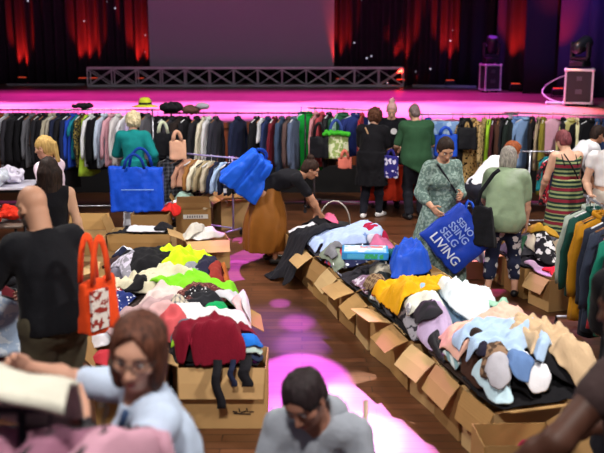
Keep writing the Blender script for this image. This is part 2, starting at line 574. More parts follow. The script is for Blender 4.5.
def uplight(x, y, ang, label, power, aim, size=20, spread=None):
    t = thing('stage_uplight', label, 'stage light', (x, y, 1.25), R(ang))
    hb = MB().box((0, 0, 0.13), (0.3, 0.14, 0.16), rotm('X', 12), 0.02)
    hb.build('housing', simple('#15151a', 0.45), t)
    MB().box((0, 0.015, 0.215), (0.24, 0.09, 0.012), rotm('X', 12)).build('lens', simple('#ff3a20', 0.3, emit=0.5, ecol='#ff5a38'), t)
    yk = MB().box((0, 0, 0.012), (0.34, 0.16, 0.024))
    for s in (-1, 1):
        yk.box((s * 0.165, 0, 0.08), (0.015, 0.05, 0.15))
    yk.build('yoke', simple('#15151a', 0.45), t)
    lamp('uplight_beam', 'SPOT', (x, y, 1.5), aim, power * 2.6, (1.0, 0.025, 0.012), spot_size=R(size), spot_blend=0.9, shadow_soft_size=0.05)


def ul(px, yc, label, power, size=48, zt=3.1, dy=.42):
    x = (px - 302) / F * (yc * math.cos(PITCH) + .2 * .2)
    uplight(x, yc - dy, 0, label, power, (x, yc + .05, zt), size)


ul(24, 29.6, 'small red uplight standing at the far left of the star cloth', 420, 46, 3.9)
ul(84, 29.15, 'red uplight glowing just left of the truss end', 420, 40, 2.7)
ul(96, 29.35, 'red uplight behind the truss end, right beside the brighter one', 300, 38, 3.6, .6)
ul(141, 29.05, 'red uplight hidden behind the truss left of the screen', 560, 50, 3.2)
ul(340, 28.6, 'red uplight behind the truss at the right edge of the screen', 330, 42, 3.0, .35)
ul(400, 28.1, 'red uplight just right of the truss end', 560, 50, 3.2)
ul(449, 27.6, 'red uplight in front of the right star cloth by the pale batten', 420, 44, 2.8)
ul(514, 25.55, 'red uplight on the floor beside the far flight case', 520, 44, 3.6)
ul(556, 23.2, 'red uplight on the floor by the near flight case and its cable', 620, 46, 3.6)


def flight_case(x, y, rot, w_, d_, h_, label):
    t = thing('flight_case', label, 'flight case', (x, y, 1.25), R(rot))
    MB().box((0, 0, 0.07 + h_ / 2), (w_, d_, h_), bev=0.006).build('case_body', simple('#17161c', 0.5), t)
    e = MB()
    for sx in (-1, 1):
        for sy in (-1, 1):
            e.box((sx * w_ / 2, sy * d_ / 2, 0.07 + h_ / 2), (0.045, 0.045, h_ + 0.02), bev=0.006)
    for z in (0.07, 0.07 + h_):
        for s in (-1, 1):
            e.box((0, s * d_ / 2, z), (w_, 0.045, 0.045), bev=0.006)
            e.box((s * w_ / 2, 0, z), (0.045, d_, 0.045), bev=0.006)
    e.build('metal_edging', simple('#d6d3dc', 0.35, 0.6), t)
    for sx in (-1, 1):
        for sy in (-1, 1):
            for z in (0.07, 0.07 + h_):
                MB().lathe([(0.0, -0.045), (0.035, -0.03), (0.045, 0), (0.035, 0.03), (0.0, 0.045)], (sx * (w_ / 2), sy * d_ / 2, z), 8).build('corner_ball', simple('#d6d3dc', 0.35, 0.6), t)
    MB().box((0, -d_ / 2 - 0.006, 0.07 + h_ * 0.75), (0.11, 0.014, 0.09), bev=0.004).build('latch', simple('#55545c', 0.4, 0.8), t)
    MB().box((0, -d_ / 2 - 0.006, 0.07 + h_ * 0.35), (0.14, 0.014, 0.10), bev=0.004).build('recessed_handle', simple('#55545c', 0.4, 0.8), t)
    for sx in (-1, 1):
        for sy in (-1, 1):
            MB().lathe([(0.0, -0.02), (0.035, -0.018), (0.035, 0.018), (0.0, 0.02)], (sx * (w_ / 2 - 0.08), sy * (d_ / 2 - 0.08), 0.036), 12, rotm('X', 90)).build('caster', simple('#222226', 0.5), t)
    return t


def moving_head(x, y, z, rot, tilt, label):
    t = thing('moving_head_light', label, 'stage light', (x, y, z), R(rot))
    MB().box((0, 0, 0.07), (0.36, 0.32, 0.14), bev=0.02).build('base', simple('#121217', 0.4), t)
    yk = MB()
    yk.box((0, 0, 0.18), (0.42, 0.16, 0.09), bev=0.02)
    for s in (-1, 1):
        yk.box((s * 0.2, 0, 0.36), (0.07, 0.15, 0.36), bev=0.025)
    yk.build('yoke', simple('#15151b', 0.4), t)
    M = rotm('X', tilt)
    hd = MB().lathe([(0.0, -0.24), (0.09, -0.235), (0.13, -0.17), (0.145, -0.02), (0.15, 0.14), (0.155, 0.24), (0.135, 0.25)], (0, 0, 0.45), 20, M)
    h = hd.build('head', simple('#16161c', 0.4), t, smooth=True)
    MB().lathe([(0.0, 0), (0.12, 0.0), (0.12, 0.01), (0.0, 0.014)], Vector((0, 0, 0.45)) + M @ Vector((0, 0, 0.246)), 20, M).build('lens', simple('#7a88a8', 0.08, 0.3), h)
    for s in (-1, 1):
        MB().lathe([(0.0, -0.03), (0.045, -0.028), (0.045, 0.028), (0.0, 0.03)], (s * 0.165, 0, 0.45), 12, rotm('Y', 90)).build('tilt_knob', simple('#33333a', 0.4), t)
    return t


xy = G(491, 93, 1.25)
fxy = (5.14, 24.9)
flight_case(fxy[0], fxy[1], 8, 0.42, 0.46, 0.66, 'far black flight case with bright metal edges carrying a moving head')
moving_head(fxy[0], fxy[1], 2.04, 8, 20, 'far black moving head light on the smaller flight case')
flight_case(6.05, 19.9, -16, 0.56, 0.62, 0.70, 'near black flight case with bright metal edges at the stage right')
moving_head(6.05, 19.9, 2.08, -50, -68, 'near black moving head light tilted toward the audience on a flight case')
cb = MB()
pts = []
for i in range(24):
    t = i / 23
    pts.append((6.02 - 0.52 * math.sin(t * math.pi) ** 0.8 - 0.1 * t, 20.9 - 0.6 * t, 1.25 + 0.02 + 0.58 * (1 - t) ** 1.3))
cb.tube(pts, 0.017, 6)
tag(cb.build('power_cable', simple('#d8d4dc', 0.5), None, True), 'pale looping cable hanging beside the near flight case', 'cable')
o = MB().box((5.62, 20.2, 1.28), (0.38, 0.12, 0.06), rotm('Z', -10), 0.01).build('power_strip', simple('#d8d4dc', 0.5))
tag(o, 'pale power strip on the stage floor at the cable end', 'power strip')
# ------------------------------------------------------------------ smooth solids: signed-distance fields meshed with surface nets
class Field:
    def __init__(self, lo, hi, h):
        self.lo = np.array(lo, np.float32); self.h = h
        n = np.ceil((np.array(hi) - self.lo) / h).astype(int) + 1
        self.ax = [self.lo[i] + h * np.arange(n[i], dtype=np.float32) for i in range(3)]
        self.D = np.full(n, 0.4, np.float32)

    def sub(self, lo, hi):
        sl = []
        for i in range(3):
            a = int(np.clip(np.floor((lo[i] - self.lo[i]) / self.h), 0, self.D.shape[i]))
            b = int(np.clip(np.ceil((hi[i] - self.lo[i]) / self.h) + 1, 0, self.D.shape[i]))
            sl.append(slice(a, b))
        x = self.ax[0][sl[0]][:, None, None]; y = self.ax[1][sl[1]][None, :, None]; z = self.ax[2][sl[2]][None, None, :]
        return tuple(sl), x, y, z

    def comb(self, sl, d, k, mode):
        a = self.D[sl]
        if mode == 'u':
            if k > 0:
                hh = np.maximum(k - np.abs(a - d), 0) / k
                self.D[sl] = np.minimum(a, d) - hh * hh * k * 0.25
            else:
                self.D[sl] = np.minimum(a, d)
        else:
            d = -d
            if k > 0:
                hh = np.maximum(k - np.abs(a - d), 0) / k
                self.D[sl] = np.maximum(a, d) + hh * hh * k * 0.25
            else:
                self.D[sl] = np.maximum(a, d)

    def cap(self, a, b, ra, rb=None, k=0.03, mode='u'):
        rb = ra if rb is None else rb
        a = np.array(a, np.float32); b = np.array(b, np.float32)
        m = max(ra, rb) + k + 2 * self.h + 0.02
        sl, x, y, z = self.sub(np.minimum(a, b) - m, np.maximum(a, b) + m)
        if 0 in self.D[sl].shape: return self
        d = b - a; L2 = max(float(d @ d), 1e-9)
        t = np.clip(((x - a[0]) * d[0] + (y - a[1]) * d[1] + (z - a[2]) * d[2]) / L2, 0, 1)
        q = np.sqrt((x - a[0] - t * d[0]) ** 2 + (y - a[1] - t * d[1]) ** 2 + (z - a[2] - t * d[2]) ** 2) - (ra + (rb - ra) * t)
        self.comb(sl, q, k, mode)
        return self

    def ell(self, c, r, M=None, k=0.03, mode='u'):
        """M: 3 axis vectors as rows (local axes in field space)"""
        c = np.array(c, np.float32); r = np.array(r, np.float32)
        m = r.max() + k + 2 * self.h + 0.02
        sl, x, y, z = self.sub(c - m, c + m)
        if 0 in self.D[sl].shape: return self
        x = x - c[0]; y = y - c[1]; z = z - c[2]
        if M is None:
            u, v, w_ = x / r[0], y / r[1], z / r[2]
            g0, g1, g2 = u / r[0], v / r[1], w_ / r[2]
        else:
            u, v, w_ = [(x * M[i][0] + y * M[i][1] + z * M[i][2]) / r[i] for i in range(3)]
            g0, g1, g2 = u / r[0], v / r[1], w_ / r[2]
        k0 = np.sqrt(u * u + v * v + w_ * w_); k1 = np.sqrt(g0 * g0 + g1 * g1 + g2 * g2)
        d = k0 * (k0 - 1) / np.maximum(k1, 1e-6)
        d = np.where(k0 < 0.15, -r.min(), d)
        self.comb(sl, d, k, mode)
        return self

    def fn(self, lo, hi, f, k=0.02, mode='u'):
        sl, x, y, z = self.sub(lo, hi)
        if 0 in self.D[sl].shape: return self
        self.comb(sl, f(x, y, z), k, mode)
        return self

    def rbox(self, c, half, M, r=0.02, k=0.0, mode='u'):
        c = np.array(c, np.float32)
        m = float(np.linalg.norm(half)) + 0.03
        sl, x, y, z = self.sub(c - m, c + m)
        x = x - c[0]; y = y - c[1]; z = z - c[2]
        q = [np.abs(x * M[i][0] + y * M[i][1] + z * M[i][2]) - (half[i] - r) for i in range(3)]
        d = np.sqrt(sum(np.maximum(v, 0) ** 2 for v in q)) + np.minimum(np.maximum(np.maximum(q[0], q[1]), q[2]), 0) - r
        self.comb(sl, d, k, mode)
        return self

    def plane(self, p, n):
        """keep the side where (q-p).n < 0"""
        n = np.array(n, float); n = n / np.linalg.norm(n)
        x = self.ax[0][:, None, None] - p[0]; y = self.ax[1][None, :, None] - p[1]; z = self.ax[2][None, None, :] - p[2]
        self.D = np.maximum(self.D, (x * n[0] + y * n[1] + z * n[2]).astype(np.float32))
        return self

    def wrinkle(self, amp, freq, seed=0, stretch=(1, 1, 1), ridged=False):
        idx = np.nonzero(np.abs(self.D) < amp * 2 + 2 * self.h)
        if len(idx[0]) == 0: return self
        p = [self.ax[i][idx[i]] * freq * stretch[i] for i in range(3)]
        n = noise3(p[0], p[1], p[2], seed) * 2 - 1
        if ridged: n = 1 - 2 * np.abs(n)
        n2 = noise3(p[0] * 2.3, p[1] * 2.3, p[2] * 2.3, seed + 5) * 2 - 1
        self.D[idx] += (amp * (n + 0.4 * n2)).astype(np.float32)
        return self

    def mesh(self, smooth=1):
        D = self.D
        for i in range(3):   # close at the border
            s = [slice(None)] * 3
            s[i] = 0; D[tuple(s)] = np.maximum(D[tuple(s)], 0.001)
            s[i] = -1; D[tuple(s)] = np.maximum(D[tuple(s)], 0.001)
        S = D < 0
        c = np.zeros(np.array(S.shape) - 1, np.uint8)
        for a in (0, 1):
            for b in (0, 1):
                for e in (0, 1):
                    c += S[a:S.shape[0] - 1 + a, b:S.shape[1] - 1 + b, e:S.shape[2] - 1 + e]
        act = (c > 0) & (c < 8)
        ids = np.full(act.shape, -1, np.int64)
        I = np.argwhere(act)
        n = len(I)
        if n == 0: return np.zeros((0, 3)), np.zeros((0, 4), int)
        ids[act] = np.arange(n)
        acc = np.zeros((n, 3)); cnt = np.zeros(n)
        cor = [(a, b, e) for a in (0, 1) for b in (0, 1) for e in (0, 1)]
        val = {q: D[I[:, 0] + q[0], I[:, 1] + q[1], I[:, 2] + q[2]] for q in cor}
        for q in cor:
            for axn in range(3):
                if q[axn] == 0:
                    q2 = list(q); q2[axn] = 1; q2 = tuple(q2)
                    d0, d1 = val[q], val[q2]
                    m = (d0 < 0) != (d1 < 0)
                    t = d0[m] / (d0[m] - d1[m])
                    p = np.repeat(np.array(q, float)[None], m.sum(), 0); p[:, axn] = t
                    acc[m] += p; cnt[m] += 1
        V = self.lo + self.h * (I + acc / cnt[:, None])
        Fs = []
        for axn in range(3):
            s0 = [slice(None)] * 3; s1 = [slice(None)] * 3
            s0[axn] = slice(0, -1); s1[axn] = slice(1, None)
            A, B = S[tuple(s0)], S[tuple(s1)]
            o1, o2 = [(1, 2), (2, 0), (0, 1)][axn]
            E = np.argwhere(A != B)
            ok = (E[:, o1] > 0) & (E[:, o2] > 0) & (E[:, o1] < S.shape[o1] - 1) & (E[:, o2] < S.shape[o2] - 1)
            E = E[ok]
            inside = A[E[:, 0], E[:, 1], E[:, 2]]
            def cell(a, b):
                e = E.copy(); e[:, o1] -= a; e[:, o2] -= b
                return ids[e[:, 0], e[:, 1], e[:, 2]]
            q = np.stack([cell(1, 1), cell(0, 1), cell(0, 0), cell(1, 0)], 1)
            q[~inside] = q[~inside][:, ::-1]
            Fs.append(q)
        Fs = np.concatenate(Fs)
        Fs = Fs[(Fs >= 0).all(1)]
        for _ in range(smooth):
            s = np.zeros_like(V); k = np.zeros(n)
            for a, b in ((0, 1), (1, 2), (2, 3), (3, 0)):
                np.add.at(s, Fs[:, a], V[Fs[:, b]]); np.add.at(k, Fs[:, a], 1)
                np.add.at(s, Fs[:, b], V[Fs[:, a]]); np.add.at(k, Fs[:, b], 1)
            V = 0.5 * V + 0.5 * s / np.maximum(k, 1)[:, None]
        return V, Fs


def joinm(*ms):
    Vs, Fs, b = [], [], 0
    for V, F_ in ms:
        Vs.append(V); Fs.append(F_ + b); b += len(V)
    return np.concatenate(Vs), np.concatenate(Fs)
# ------------------------------------------------------------------ clothes rails and hanging garments
chrome = simple('#b9b9c4', 0.3, 0.8)
darkmetal = simple('#2b2b30', 0.45, 0.6)
HANG = [simple('#17171a', 0.4), simple('#d9d9de', 0.4), simple('#8a5a34', 0.5)]


def rail(a, b, z, label, mat=None, depth=0.45):
    """free standing clothes rail from a to b (world xy), bar at height z"""
    mat = mat or chrome
    a = np.array(a, float); b = np.array(b, float)
    d = b - a; L_ = np.linalg.norm(d)
    t = thing('clothes_rail', label, 'clothes rail', (a[0], a[1], 0), math.atan2(d[1], d[0]))
    MB().tube([(-0.12, 0, z), (L_ + 0.12, 0, z)], 0.0125).build('rail_bar', mat, t, True)
    for x in (0, L_):
        MB().tube([(x, 0, 0.1), (x, 0, z + 0.02)], 0.014).build('upright', mat, t, True)
        MB().tube([(x, -depth / 2, 0.09), (x, depth / 2, 0.09)], 0.014).build('foot', mat, t, True)
        for s in (-1, 1):
            MB().lathe([(0.0, -0.012), (0.028, -0.012), (0.03, 0), (0.028, 0.012), (0.0, 0.012)], (x, s * depth / 2, 0.031), 10, rotm('X', 90)).lathe([(0.012, 0), (0.012, 0.06)], (x, s * depth / 2, 0.035), 6).build('caster', darkmetal, t)
    MB().tube([(0, 0, 0.12), (L_, 0, 0.12)], 0.012).build('base_bar', mat, t, True)
    return t


def hanger(parent, mat):
    b = MB()
    hook = [(0.0, 0.0, -0.075), (0, 0, -0.034)] + [(0.019 * math.cos(a), 0, 0.019 * math.sin(a)) for a in (-1.1, -.5, .1, .7, 1.3, 1.9, 2.5)]
    b.tube(hook, 0.004, 5)
    b.tube([(-0.2, 0, -0.135), (-0.1, 0, -0.098), (0, 0, -0.075), (0.1, 0, -0.098), (0.2, 0, -0.135)], 0.009, 5)
    b.build('hanger', mat, parent, True)


def loft(rings):
    n = len(rings[0]); V = np.concatenate(rings); Fs = []
    for i in range(len(rings) - 1):
        k = np.arange(n)
        Fs.append(np.stack([i * n + k, i * n + (k + 1) % n, (i + 1) * n + (k + 1) % n, (i + 1) * n + k], 1))
    Fs = np.concatenate(Fs)
    # close ends with centre fans made of quads (degenerate free): add centre vertices
    c0 = rings[0].mean(0); c1 = rings[-1].mean(0)
    a = len(V); V = np.concatenate([V, c0[None], c1[None]])
    k = np.arange(0, n, 2)
    f0 = np.stack([np.full(len(k), a), (k + 2) % n, k + 1, k], 1)
    o = (len(rings) - 1) * n
    f1 = np.stack([np.full(len(k), a + 1), o + k, o + k + 1, o + (k + 2) % n], 1)
    return V, np.concatenate([Fs, f0, f1])


def garment_mesh(kind, rs, L=None, t=None, sl=None):
    P = dict(fleece=(0.9, 0.05, 0.6, 0.24, 0.26, 0.0), jacket=(0.90, 0.042, 0.62, 0.225, 0.25, 0.0), coat=(1.22, 0.045, 0.6, 0.22, 0.27, 0.0), shirt=(0.86, 0.03, 0.55, 0.21, 0.24, 0.0),
             tee=(0.74, 0.032, 0.2, 0.21, 0.23, 0.0), top=(0.55, 0.032, 0.0, 0.17, 0.22, 0.0), dress=(1.2, 0.045, 0.0, 0.17, 0.30, 0.04),
             cape=(0.8, 0.05, 0.3, 0.2, 0.3, 0.0), trousers=(0.85, 0.03, 0.0, 0.19, 0.18, 0.0), skirt=(0.7, 0.035, 0.0, 0.17, 0.27, 0.02), kid=(0.46, 0.04, 0.3, 0.15, 0.18, 0.0))[kind]
    L = L or P[0]; t = t or P[1]; SL = P[2] if sl is None else sl; ws, wh = P[3], P[4]
    n = 28
    th = np.linspace(0, 2 * np.pi, n, endpoint=False)
    ph = rs.uniform(0, 6.28, 4)
    rings = []
    if kind == 'trousers':
        prof = [(-0.105, ws * 0.96), (-0.13, ws)]
    else:
        prof = [(-0.072, 0.055), (-0.085, 0.075), (-0.10, 0.10), (-0.118, ws * 0.7), (-0.138, ws * 0.92), (-0.16, ws)]
    zs = [p[0] for p in prof] + list(np.linspace(prof[-1][0], -L, 10)[1:])
    for i, z in enumerate(zs):
        if i < len(prof):
            w_ = prof[i][1]; tt = t * (0.55 + 0.45 * i / len(prof)); f = 0
        else:
            f = (prof[-1][0] - z) / (L + prof[-1][0])
            waist = 1 - 0.09 * math.sin(min(f * 1.6, 1) * math.pi)
            w_ = (ws + (wh - ws) * f) * waist; tt = t * (1.0 + 0.35 * f)
        rip = 1 + (0.05 + 0.22 * f) * np.sin(3 * th + ph[0] + 1.4 * f) * 0.6 + (0.1 * f) * np.sin(7 * th + ph[1]) + 0.04 * f * np.sin(11 * th + ph[2])
        x = w_ * np.sign(np.cos(th)) * np.abs(np.cos(th)) ** 0.7
        y = tt * np.sign(np.sin(th)) * np.abs(np.sin(th)) ** 0.8 * rip + 0.018 * f * np.sin(x * 14 + ph[3])
        zz = z + (0.012 * np.sin(2 * th + ph[2]) if i == len(zs) - 1 else 0)
        rings.append(np.stack([x, y, np.full(n, 1.0) * zz], 1))
    parts = [loft(rings)]
    if SL > 0:
        for s in (-1, 1):
            a = 12
            tt2 = np.linspace(0, 2 * np.pi, a, endpoint=False)
            rr = []
            swing = rs.uniform(-0.03, 0.03)
            for i, f in enumerate(np.linspace(0, 1, 8)):
                cx = s * (ws - 0.02 + 0.075 * min(f * 2.2, 1) + 0.01 * f); cz = -0.165 - SL * f + (0.02 if i == 0 else 0)
                rx = 0.05 * (1 - 0.25 * f) + 0.006 * math.sin(f * 17 + ph[0]); ry = t * 0.85 * (1 - 0.15 * f) + 0.006 * math.cos(f * 13 + ph[1])
                rr.append(np.stack([cx + rx * np.cos(tt2), swing * f + ry * np.sin(tt2), cz + 0.02 * np.cos(tt2) * s * (-1)], 1))
            if s > 0: parts.append(loft(rr))
            else: parts.append(loft([q[::-1] for q in rr]))
    if kind in ('jacket', 'coat', 'shirt'):   # collar: a folded band round the neck
        rr = []
        for (z, ex) in [(-0.10, 0.012), (-0.07, 0.016), (-0.05, 0.01), (-0.055, 0.0), (-0.085, -0.004)]:
            rr.append(np.stack([(0.072 + ex) * np.cos(th), (t * 0.7 + ex) * np.sin(th), np.full(n, z) - 0.02 * np.maximum(-np.sin(th), 0)], 1))
        parts.append(loft(rr[::-1]))
    return joinm(*parts)


def hang(kind, x, y, z, ang, mat, label, cat, group, seed, L=None, t=None, sl=None, hg=0, tilt=0.0):
    rs = np.random.RandomState(seed)
    nm = {'fleece': 'fleece_jacket', 'tee': 't_shirt', 'top': 'sleeveless_top', 'kid': 'child_jacket'}.get(kind, kind)
    T = thing('hanging_' + nm, label, cat, (x, y, z), R(ang), group)
    T.rotation_euler = (0, tilt, R(ang))
    V, Fs = garment_mesh(kind, rs, L, t, sl)
    mk('garment', V, Fs, mat, T)
    hanger(T, HANG[hg])
    return T


CAT = dict(fleece='jacket', jacket='jacket', coat='coat', shirt='shirt', tee='t-shirt', top='top', dress='dress', cape='cape', trousers='trousers', skirt='skirt', kid='jacket')
KN = dict(jacket='jacket', coat='coat', shirt='shirt', tee='t-shirt', top='vest top', dress='dress', cape='cape', trousers='trousers', skirt='skirt', kid="child's jacket")


def fill_rail(items, place, group, where, z, base_seed, default_ang=70):
    """items: (pixel x of the garment, kind, colour words, material, {opts}); place(px) -> world x, y"""
    n = len(items)
    seen = {}
    for i, it in enumerate(items):
        px, kind, words, mat = it[:4]
        o = dict(it[4]) if len(it) > 4 else {}
        x, y = place(px)
        ang = o.pop('ang', default_ang + ((i * 37) % 9) - 4)
        lab = o.pop('label', None)
        nb = items[i - 1] if i > 0 else items[i + 1]
        rel = 'just right of' if i > 0 else 'just left of'
        if not lab:
            lab = f"{words} {KN[kind]} on {where}, {rel} the {nb[2]} {KN[nb[1]]}"
            if len(lab.split()) > 16: lab = f"{words} {KN[kind]} on {where}, {rel} the {nb[2]} one"
        if len(lab.split()) > 16: lab = f"{words} {KN[kind]} on {where}, {rel.replace('just ', '')} {nb[2]} one"
        if lab in seen: lab = f"{words} {KN[kind]} on {where}, {ORD[i] if i < 12 else str(i + 1) + 'th'} garment from its left end"
        seen[lab] = 1
        hang(kind, x, y, z + 0 * o.pop('dz', 0), ang, mat, lab, CAT[kind], group, base_seed + i, hg=i % 3, **o)


def lin(px0, p0, px1, p1):
    """world point on the segment p0-p1 that is seen at pixel column px (perspective-correct along the bar)"""
    def f(px):
        u = (px - 302) / F
        # x = u * depth, depth ~ y*cos(P) + (H-z)*sin(P); solve along the segment
        ax, ay = p0; bx, by = p1
        k = math.cos(PITCH); c = (CAMH - 1.3) * math.sin(PITCH)
        # ax + s*dx = u*((ay+s*dy)*k + c)
        dx, dy = bx - ax, by - ay
        s = (u * (ay * k + c) - ax) / (dx - u * dy * k)
        return ax + s * dx, ay + s * dy
    return f


BLK, NVY = fabric('#1c1b20'), fabric('#20263f')
CH = fabric('#34323a'); GRY = fabric('#8d8b92')
# ---- back-left rail
rl = ((-5.2, 13.9), (-2.3, 13.9))
rail(rl[0], rl[1], 1.62, 'long chrome clothes rail of dark jackets at the back left')
its = [
    (2, 'coat', 'rust brown', fabric('#8a4320')), (9, 'shirt', 'pale grey', fabric('#a7a8b2')), (14, 'jacket', 'charcoal', CH), (20, 'jacket', 'broad black', BLK, dict(t=.075)),
    (27, 'jacket', 'black wool', fabric('#121116')), (33, 'shirt', 'ash grey', fabric('#66666e')), (38, 'top', 'brown', fabric('#5c3a28')), (42, 'jacket', 'dark grey', fabric('#26252b')),
    (47, 'jacket', 'black cotton', fabric('#17151b')), (53, 'shirt', 'beige grey', fabric('#b5ad98')), (57, 'shirt', 'oatmeal', fabric('#a39c8d')), (61, 'jacket', 'navy', NVY),
    (66, 'coat', 'black', BLK), (71, 'jacket', 'midnight blue', fabric('#1d2647')), (75, 'shirt', 'royal blue', fabric('#2348b8')), (79, 'tee', 'teal', fabric('#1d7f93')),
    (83, 'shirt', 'black and gold patterned', fabric('#1e1c1c', 'leopard', '#a08e4a', 40)), (88, 'dress', 'lime', fabric('#a8c83c'), dict(L=1.0)), (93, 'shirt', 'white', fabric('#e4e4ea'), dict(dz=.03)),
    (99, 'jacket', 'jet black', fabric('#0e0d12'), dict(t=.07)), (105, 'shirt', 'ice blue', fabric('#c3d3ea')), (112, 'shirt', 'soft pink', fabric('#d8a2b0')), (119, 'shirt', 'off-white', fabric('#d9d4d6')),
    (127, 'tee', 'white cotton', fabric('#e0dfe6')), (134, 'shirt', 'pale lilac', fabric('#b7a9cf')), (141, 'jacket', 'deep black', fabric('#131217'), dict(t=.07)), (148, 'jacket', 'grey', fabric('#5b5a62'))]
fill_rail(its, lin(0, (-4.85, 13.9), 155, (-2.3, 13.9)), 'jackets and shirts on the back-left rail', 'the back-left rail', 1.62, 100)

# ---- tall black coats on the next rail
rail((-2.05, 14.15), (0.05, 14.15), 1.55, 'black clothes rail in front of the rust stage battens', darkmetal)
its = [
    (158, 'jacket', 'black', BLK, dict(t=.075)), (165, 'jacket', 'black quilted', fabric('#15141a'), dict(t=.08)), (172, 'coat', 'charcoal', CH), (180, 'jacket', 'very dark brown', fabric('#2a211f'), dict(t=.07)),
    (187, 'jacket', 'soft black', fabric('#1b1a1f')), (197, 'jacket', 'black and grey', fabric('#232228')), (204, 'shirt', 'cream', fabric('#d8d0bb'), dict(dz=.04)), (209, 'shirt', 'white linen', fabric('#d6d6da')),
    (216, 'jacket', 'slate', fabric('#31313c')), (238, 'jacket', 'navy blazer style', fabric('#1f2540')),
    (257, 'jacket', 'plain black', fabric('#15151a')), (262, 'top', 'white', fabric('#e6e7ee'), dict(L=.45)), (268, 'shirt', 'denim navy', fabric('#28335c')), (275, 'shirt', 'maroon', fabric('#6b1f2c')),
    (282, 'jacket', 'steel blue', fabric('#3a4a66')), (289, 'jacket', 'dusty brown', fabric('#5a4644')), (294, 'jacket', 'grey blue', fabric('#56627c'))]
fill_rail(its, lin(156, (-2.05, 14.15), 305, (0.05, 14.15)), 'dark jackets on the black rail', 'the black rail', 1.55, 200)
# ---- rail with the green coat
rail((0.2, 14.5), (1.05, 14.1), 1.6, 'chrome clothes rail with a bright green coat and cloth bags')
its = [
    (301, 'shirt', 'white striped', fabric('#dfe3ee', 'stripes', '#6f86c4', 30, axis=0)), (307, 'coat', 'bright green', fabric('#159a3a'), dict(ang=25, t=.09, L=1.0)), (316, 'shirt', 'dusty pink', fabric('#c58a92')),
    (322, 'jacket', 'coral red', fabric('#a8434a')), (329, 'jacket', 'black leather', fabric('#17171b', rough=.4)), (337, 'tee', 'mint', fabric('#a8d0b8')), (343, 'jacket', 'bottle green', fabric('#26523c'), dict(ang=15, t=.08, L=.66)),
    (356, 'jacket', 'navy padded', fabric('#232f6a'), dict(ang=20, t=.1, L=.7)), (362, 'shirt', 'red', fabric('#a03038'))]
fill_rail(its, lin(300, (0.0, 14.5), 366, (1.05, 14.1)), 'colourful clothes on the green coat rail', 'the green coat rail', 1.6, 300)

# ---- jeans rail and leopard coat
rail((1.85, 13.9), (3.2, 13.9), 1.55, 'chrome clothes rail with jeans and a leopard print coat')
its = [
    (428, 'jacket', 'royal blue', fabric('#2a3f9c'), dict(ang=60)), (437, 'trousers', 'light blue denim', fabric('#6f93c8', 'print', '#9bb8de', 12), dict(ang=8, L=.95)), (452, 'trousers', 'faded blue denim', fabric('#7fa0d2', 'print', '#b4cbe8', 10), dict(ang=-6, L=.95)),
    (462, 'jacket', 'black', BLK), (471, 'coat', 'leopard print', fabric('#c9a56b', 'leopard', '#2a1c14', 26), dict(ang=18, L=1.15, t=.07)), (484, 'shirt', 'leopard spotted', fabric('#c8aa78', 'leopard', '#33241a', 30), dict(ang=60, L=.9)),
    (489, 'dress', 'lime green', fabric('#a6d83a')), (493, 'shirt', 'deep maroon', fabric('#4c2028')), (498, 'coat', 'dark brown', fabric('#4a3026')), (502, 'coat', 'black', BLK), (508, 'coat', 'dark green black', fabric('#1c2522'))]
fill_rail(its, lin(426, (1.9, 13.9), 510, (3.2, 13.9)), 'clothes on the leopard coat rail', 'the leopard coat rail', 1.55, 400)
# ---- right-hand rail
rail((3.3, 14.2), (4.75, 13.6), 1.55, 'chrome clothes rail with a pale pink shirt at the back right')
its = [
    (517, 'shirt', 'light blue denim', fabric('#6e8fca'), dict(ang=20)), (525, 'shirt', 'sky blue', fabric('#8fb0e0'), dict(ang=30, L=.85)), (532, 'jacket', 'black', BLK), (538, 'shirt', 'pale beige', fabric('#a8957c')), (543, 'coat', 'olive mustard', fabric('#857a2e'), dict(L=1.25)),
    (552, 'tee', 'pale pink', fabric('#e6afc6'), dict(ang=12, L=.6)), (563, 'jacket', 'black net', fabric('#17161b')), (570, 'shirt', 'pale yellow', fabric('#dfd58c'), dict(ang=35)), (577, 'shirt', 'cream yellow', fabric('#e2dbac')),
    (583, 'jacket', 'black', fabric('#121116'), dict(ang=25)), (590, 'jacket', 'black wool', fabric('#18171c'), dict(ang=30)), (597, 'jacket', 'blue denim', fabric('#33507e')), (604, 'jacket', 'dark denim', fabric('#26365a'))]
fill_rail(its, lin(512, (3.35, 14.2), 604, (4.7, 13.7)), 'clothes on the pink shirt rail', 'the back-right rail', 1.55, 500)
# second row below the pink shirt: short teal top and patterned tops on a low rail
rail((3.25, 12.75), (3.95, 12.75), 1.12, 'low chrome rail of printed tops below the pink shirt', depth=0.35)
its = [(548, 'top', 'teal', fabric('#1f7e86')), (554, 'tee', 'black and red printed', fabric('#2a2228', 'floral', '#c23a48', 22)), (560, 'tee', 'red printed', fabric('#b02838', 'floral', '#e8d8d0', 22)), (567, 'jacket', 'navy', NVY)]
fill_rail(its, lin(546, (3.3, 12.75), 570, (3.75, 12.75)), 'printed tops on the low rail', 'the low right rail', 1.12, 550, 40)

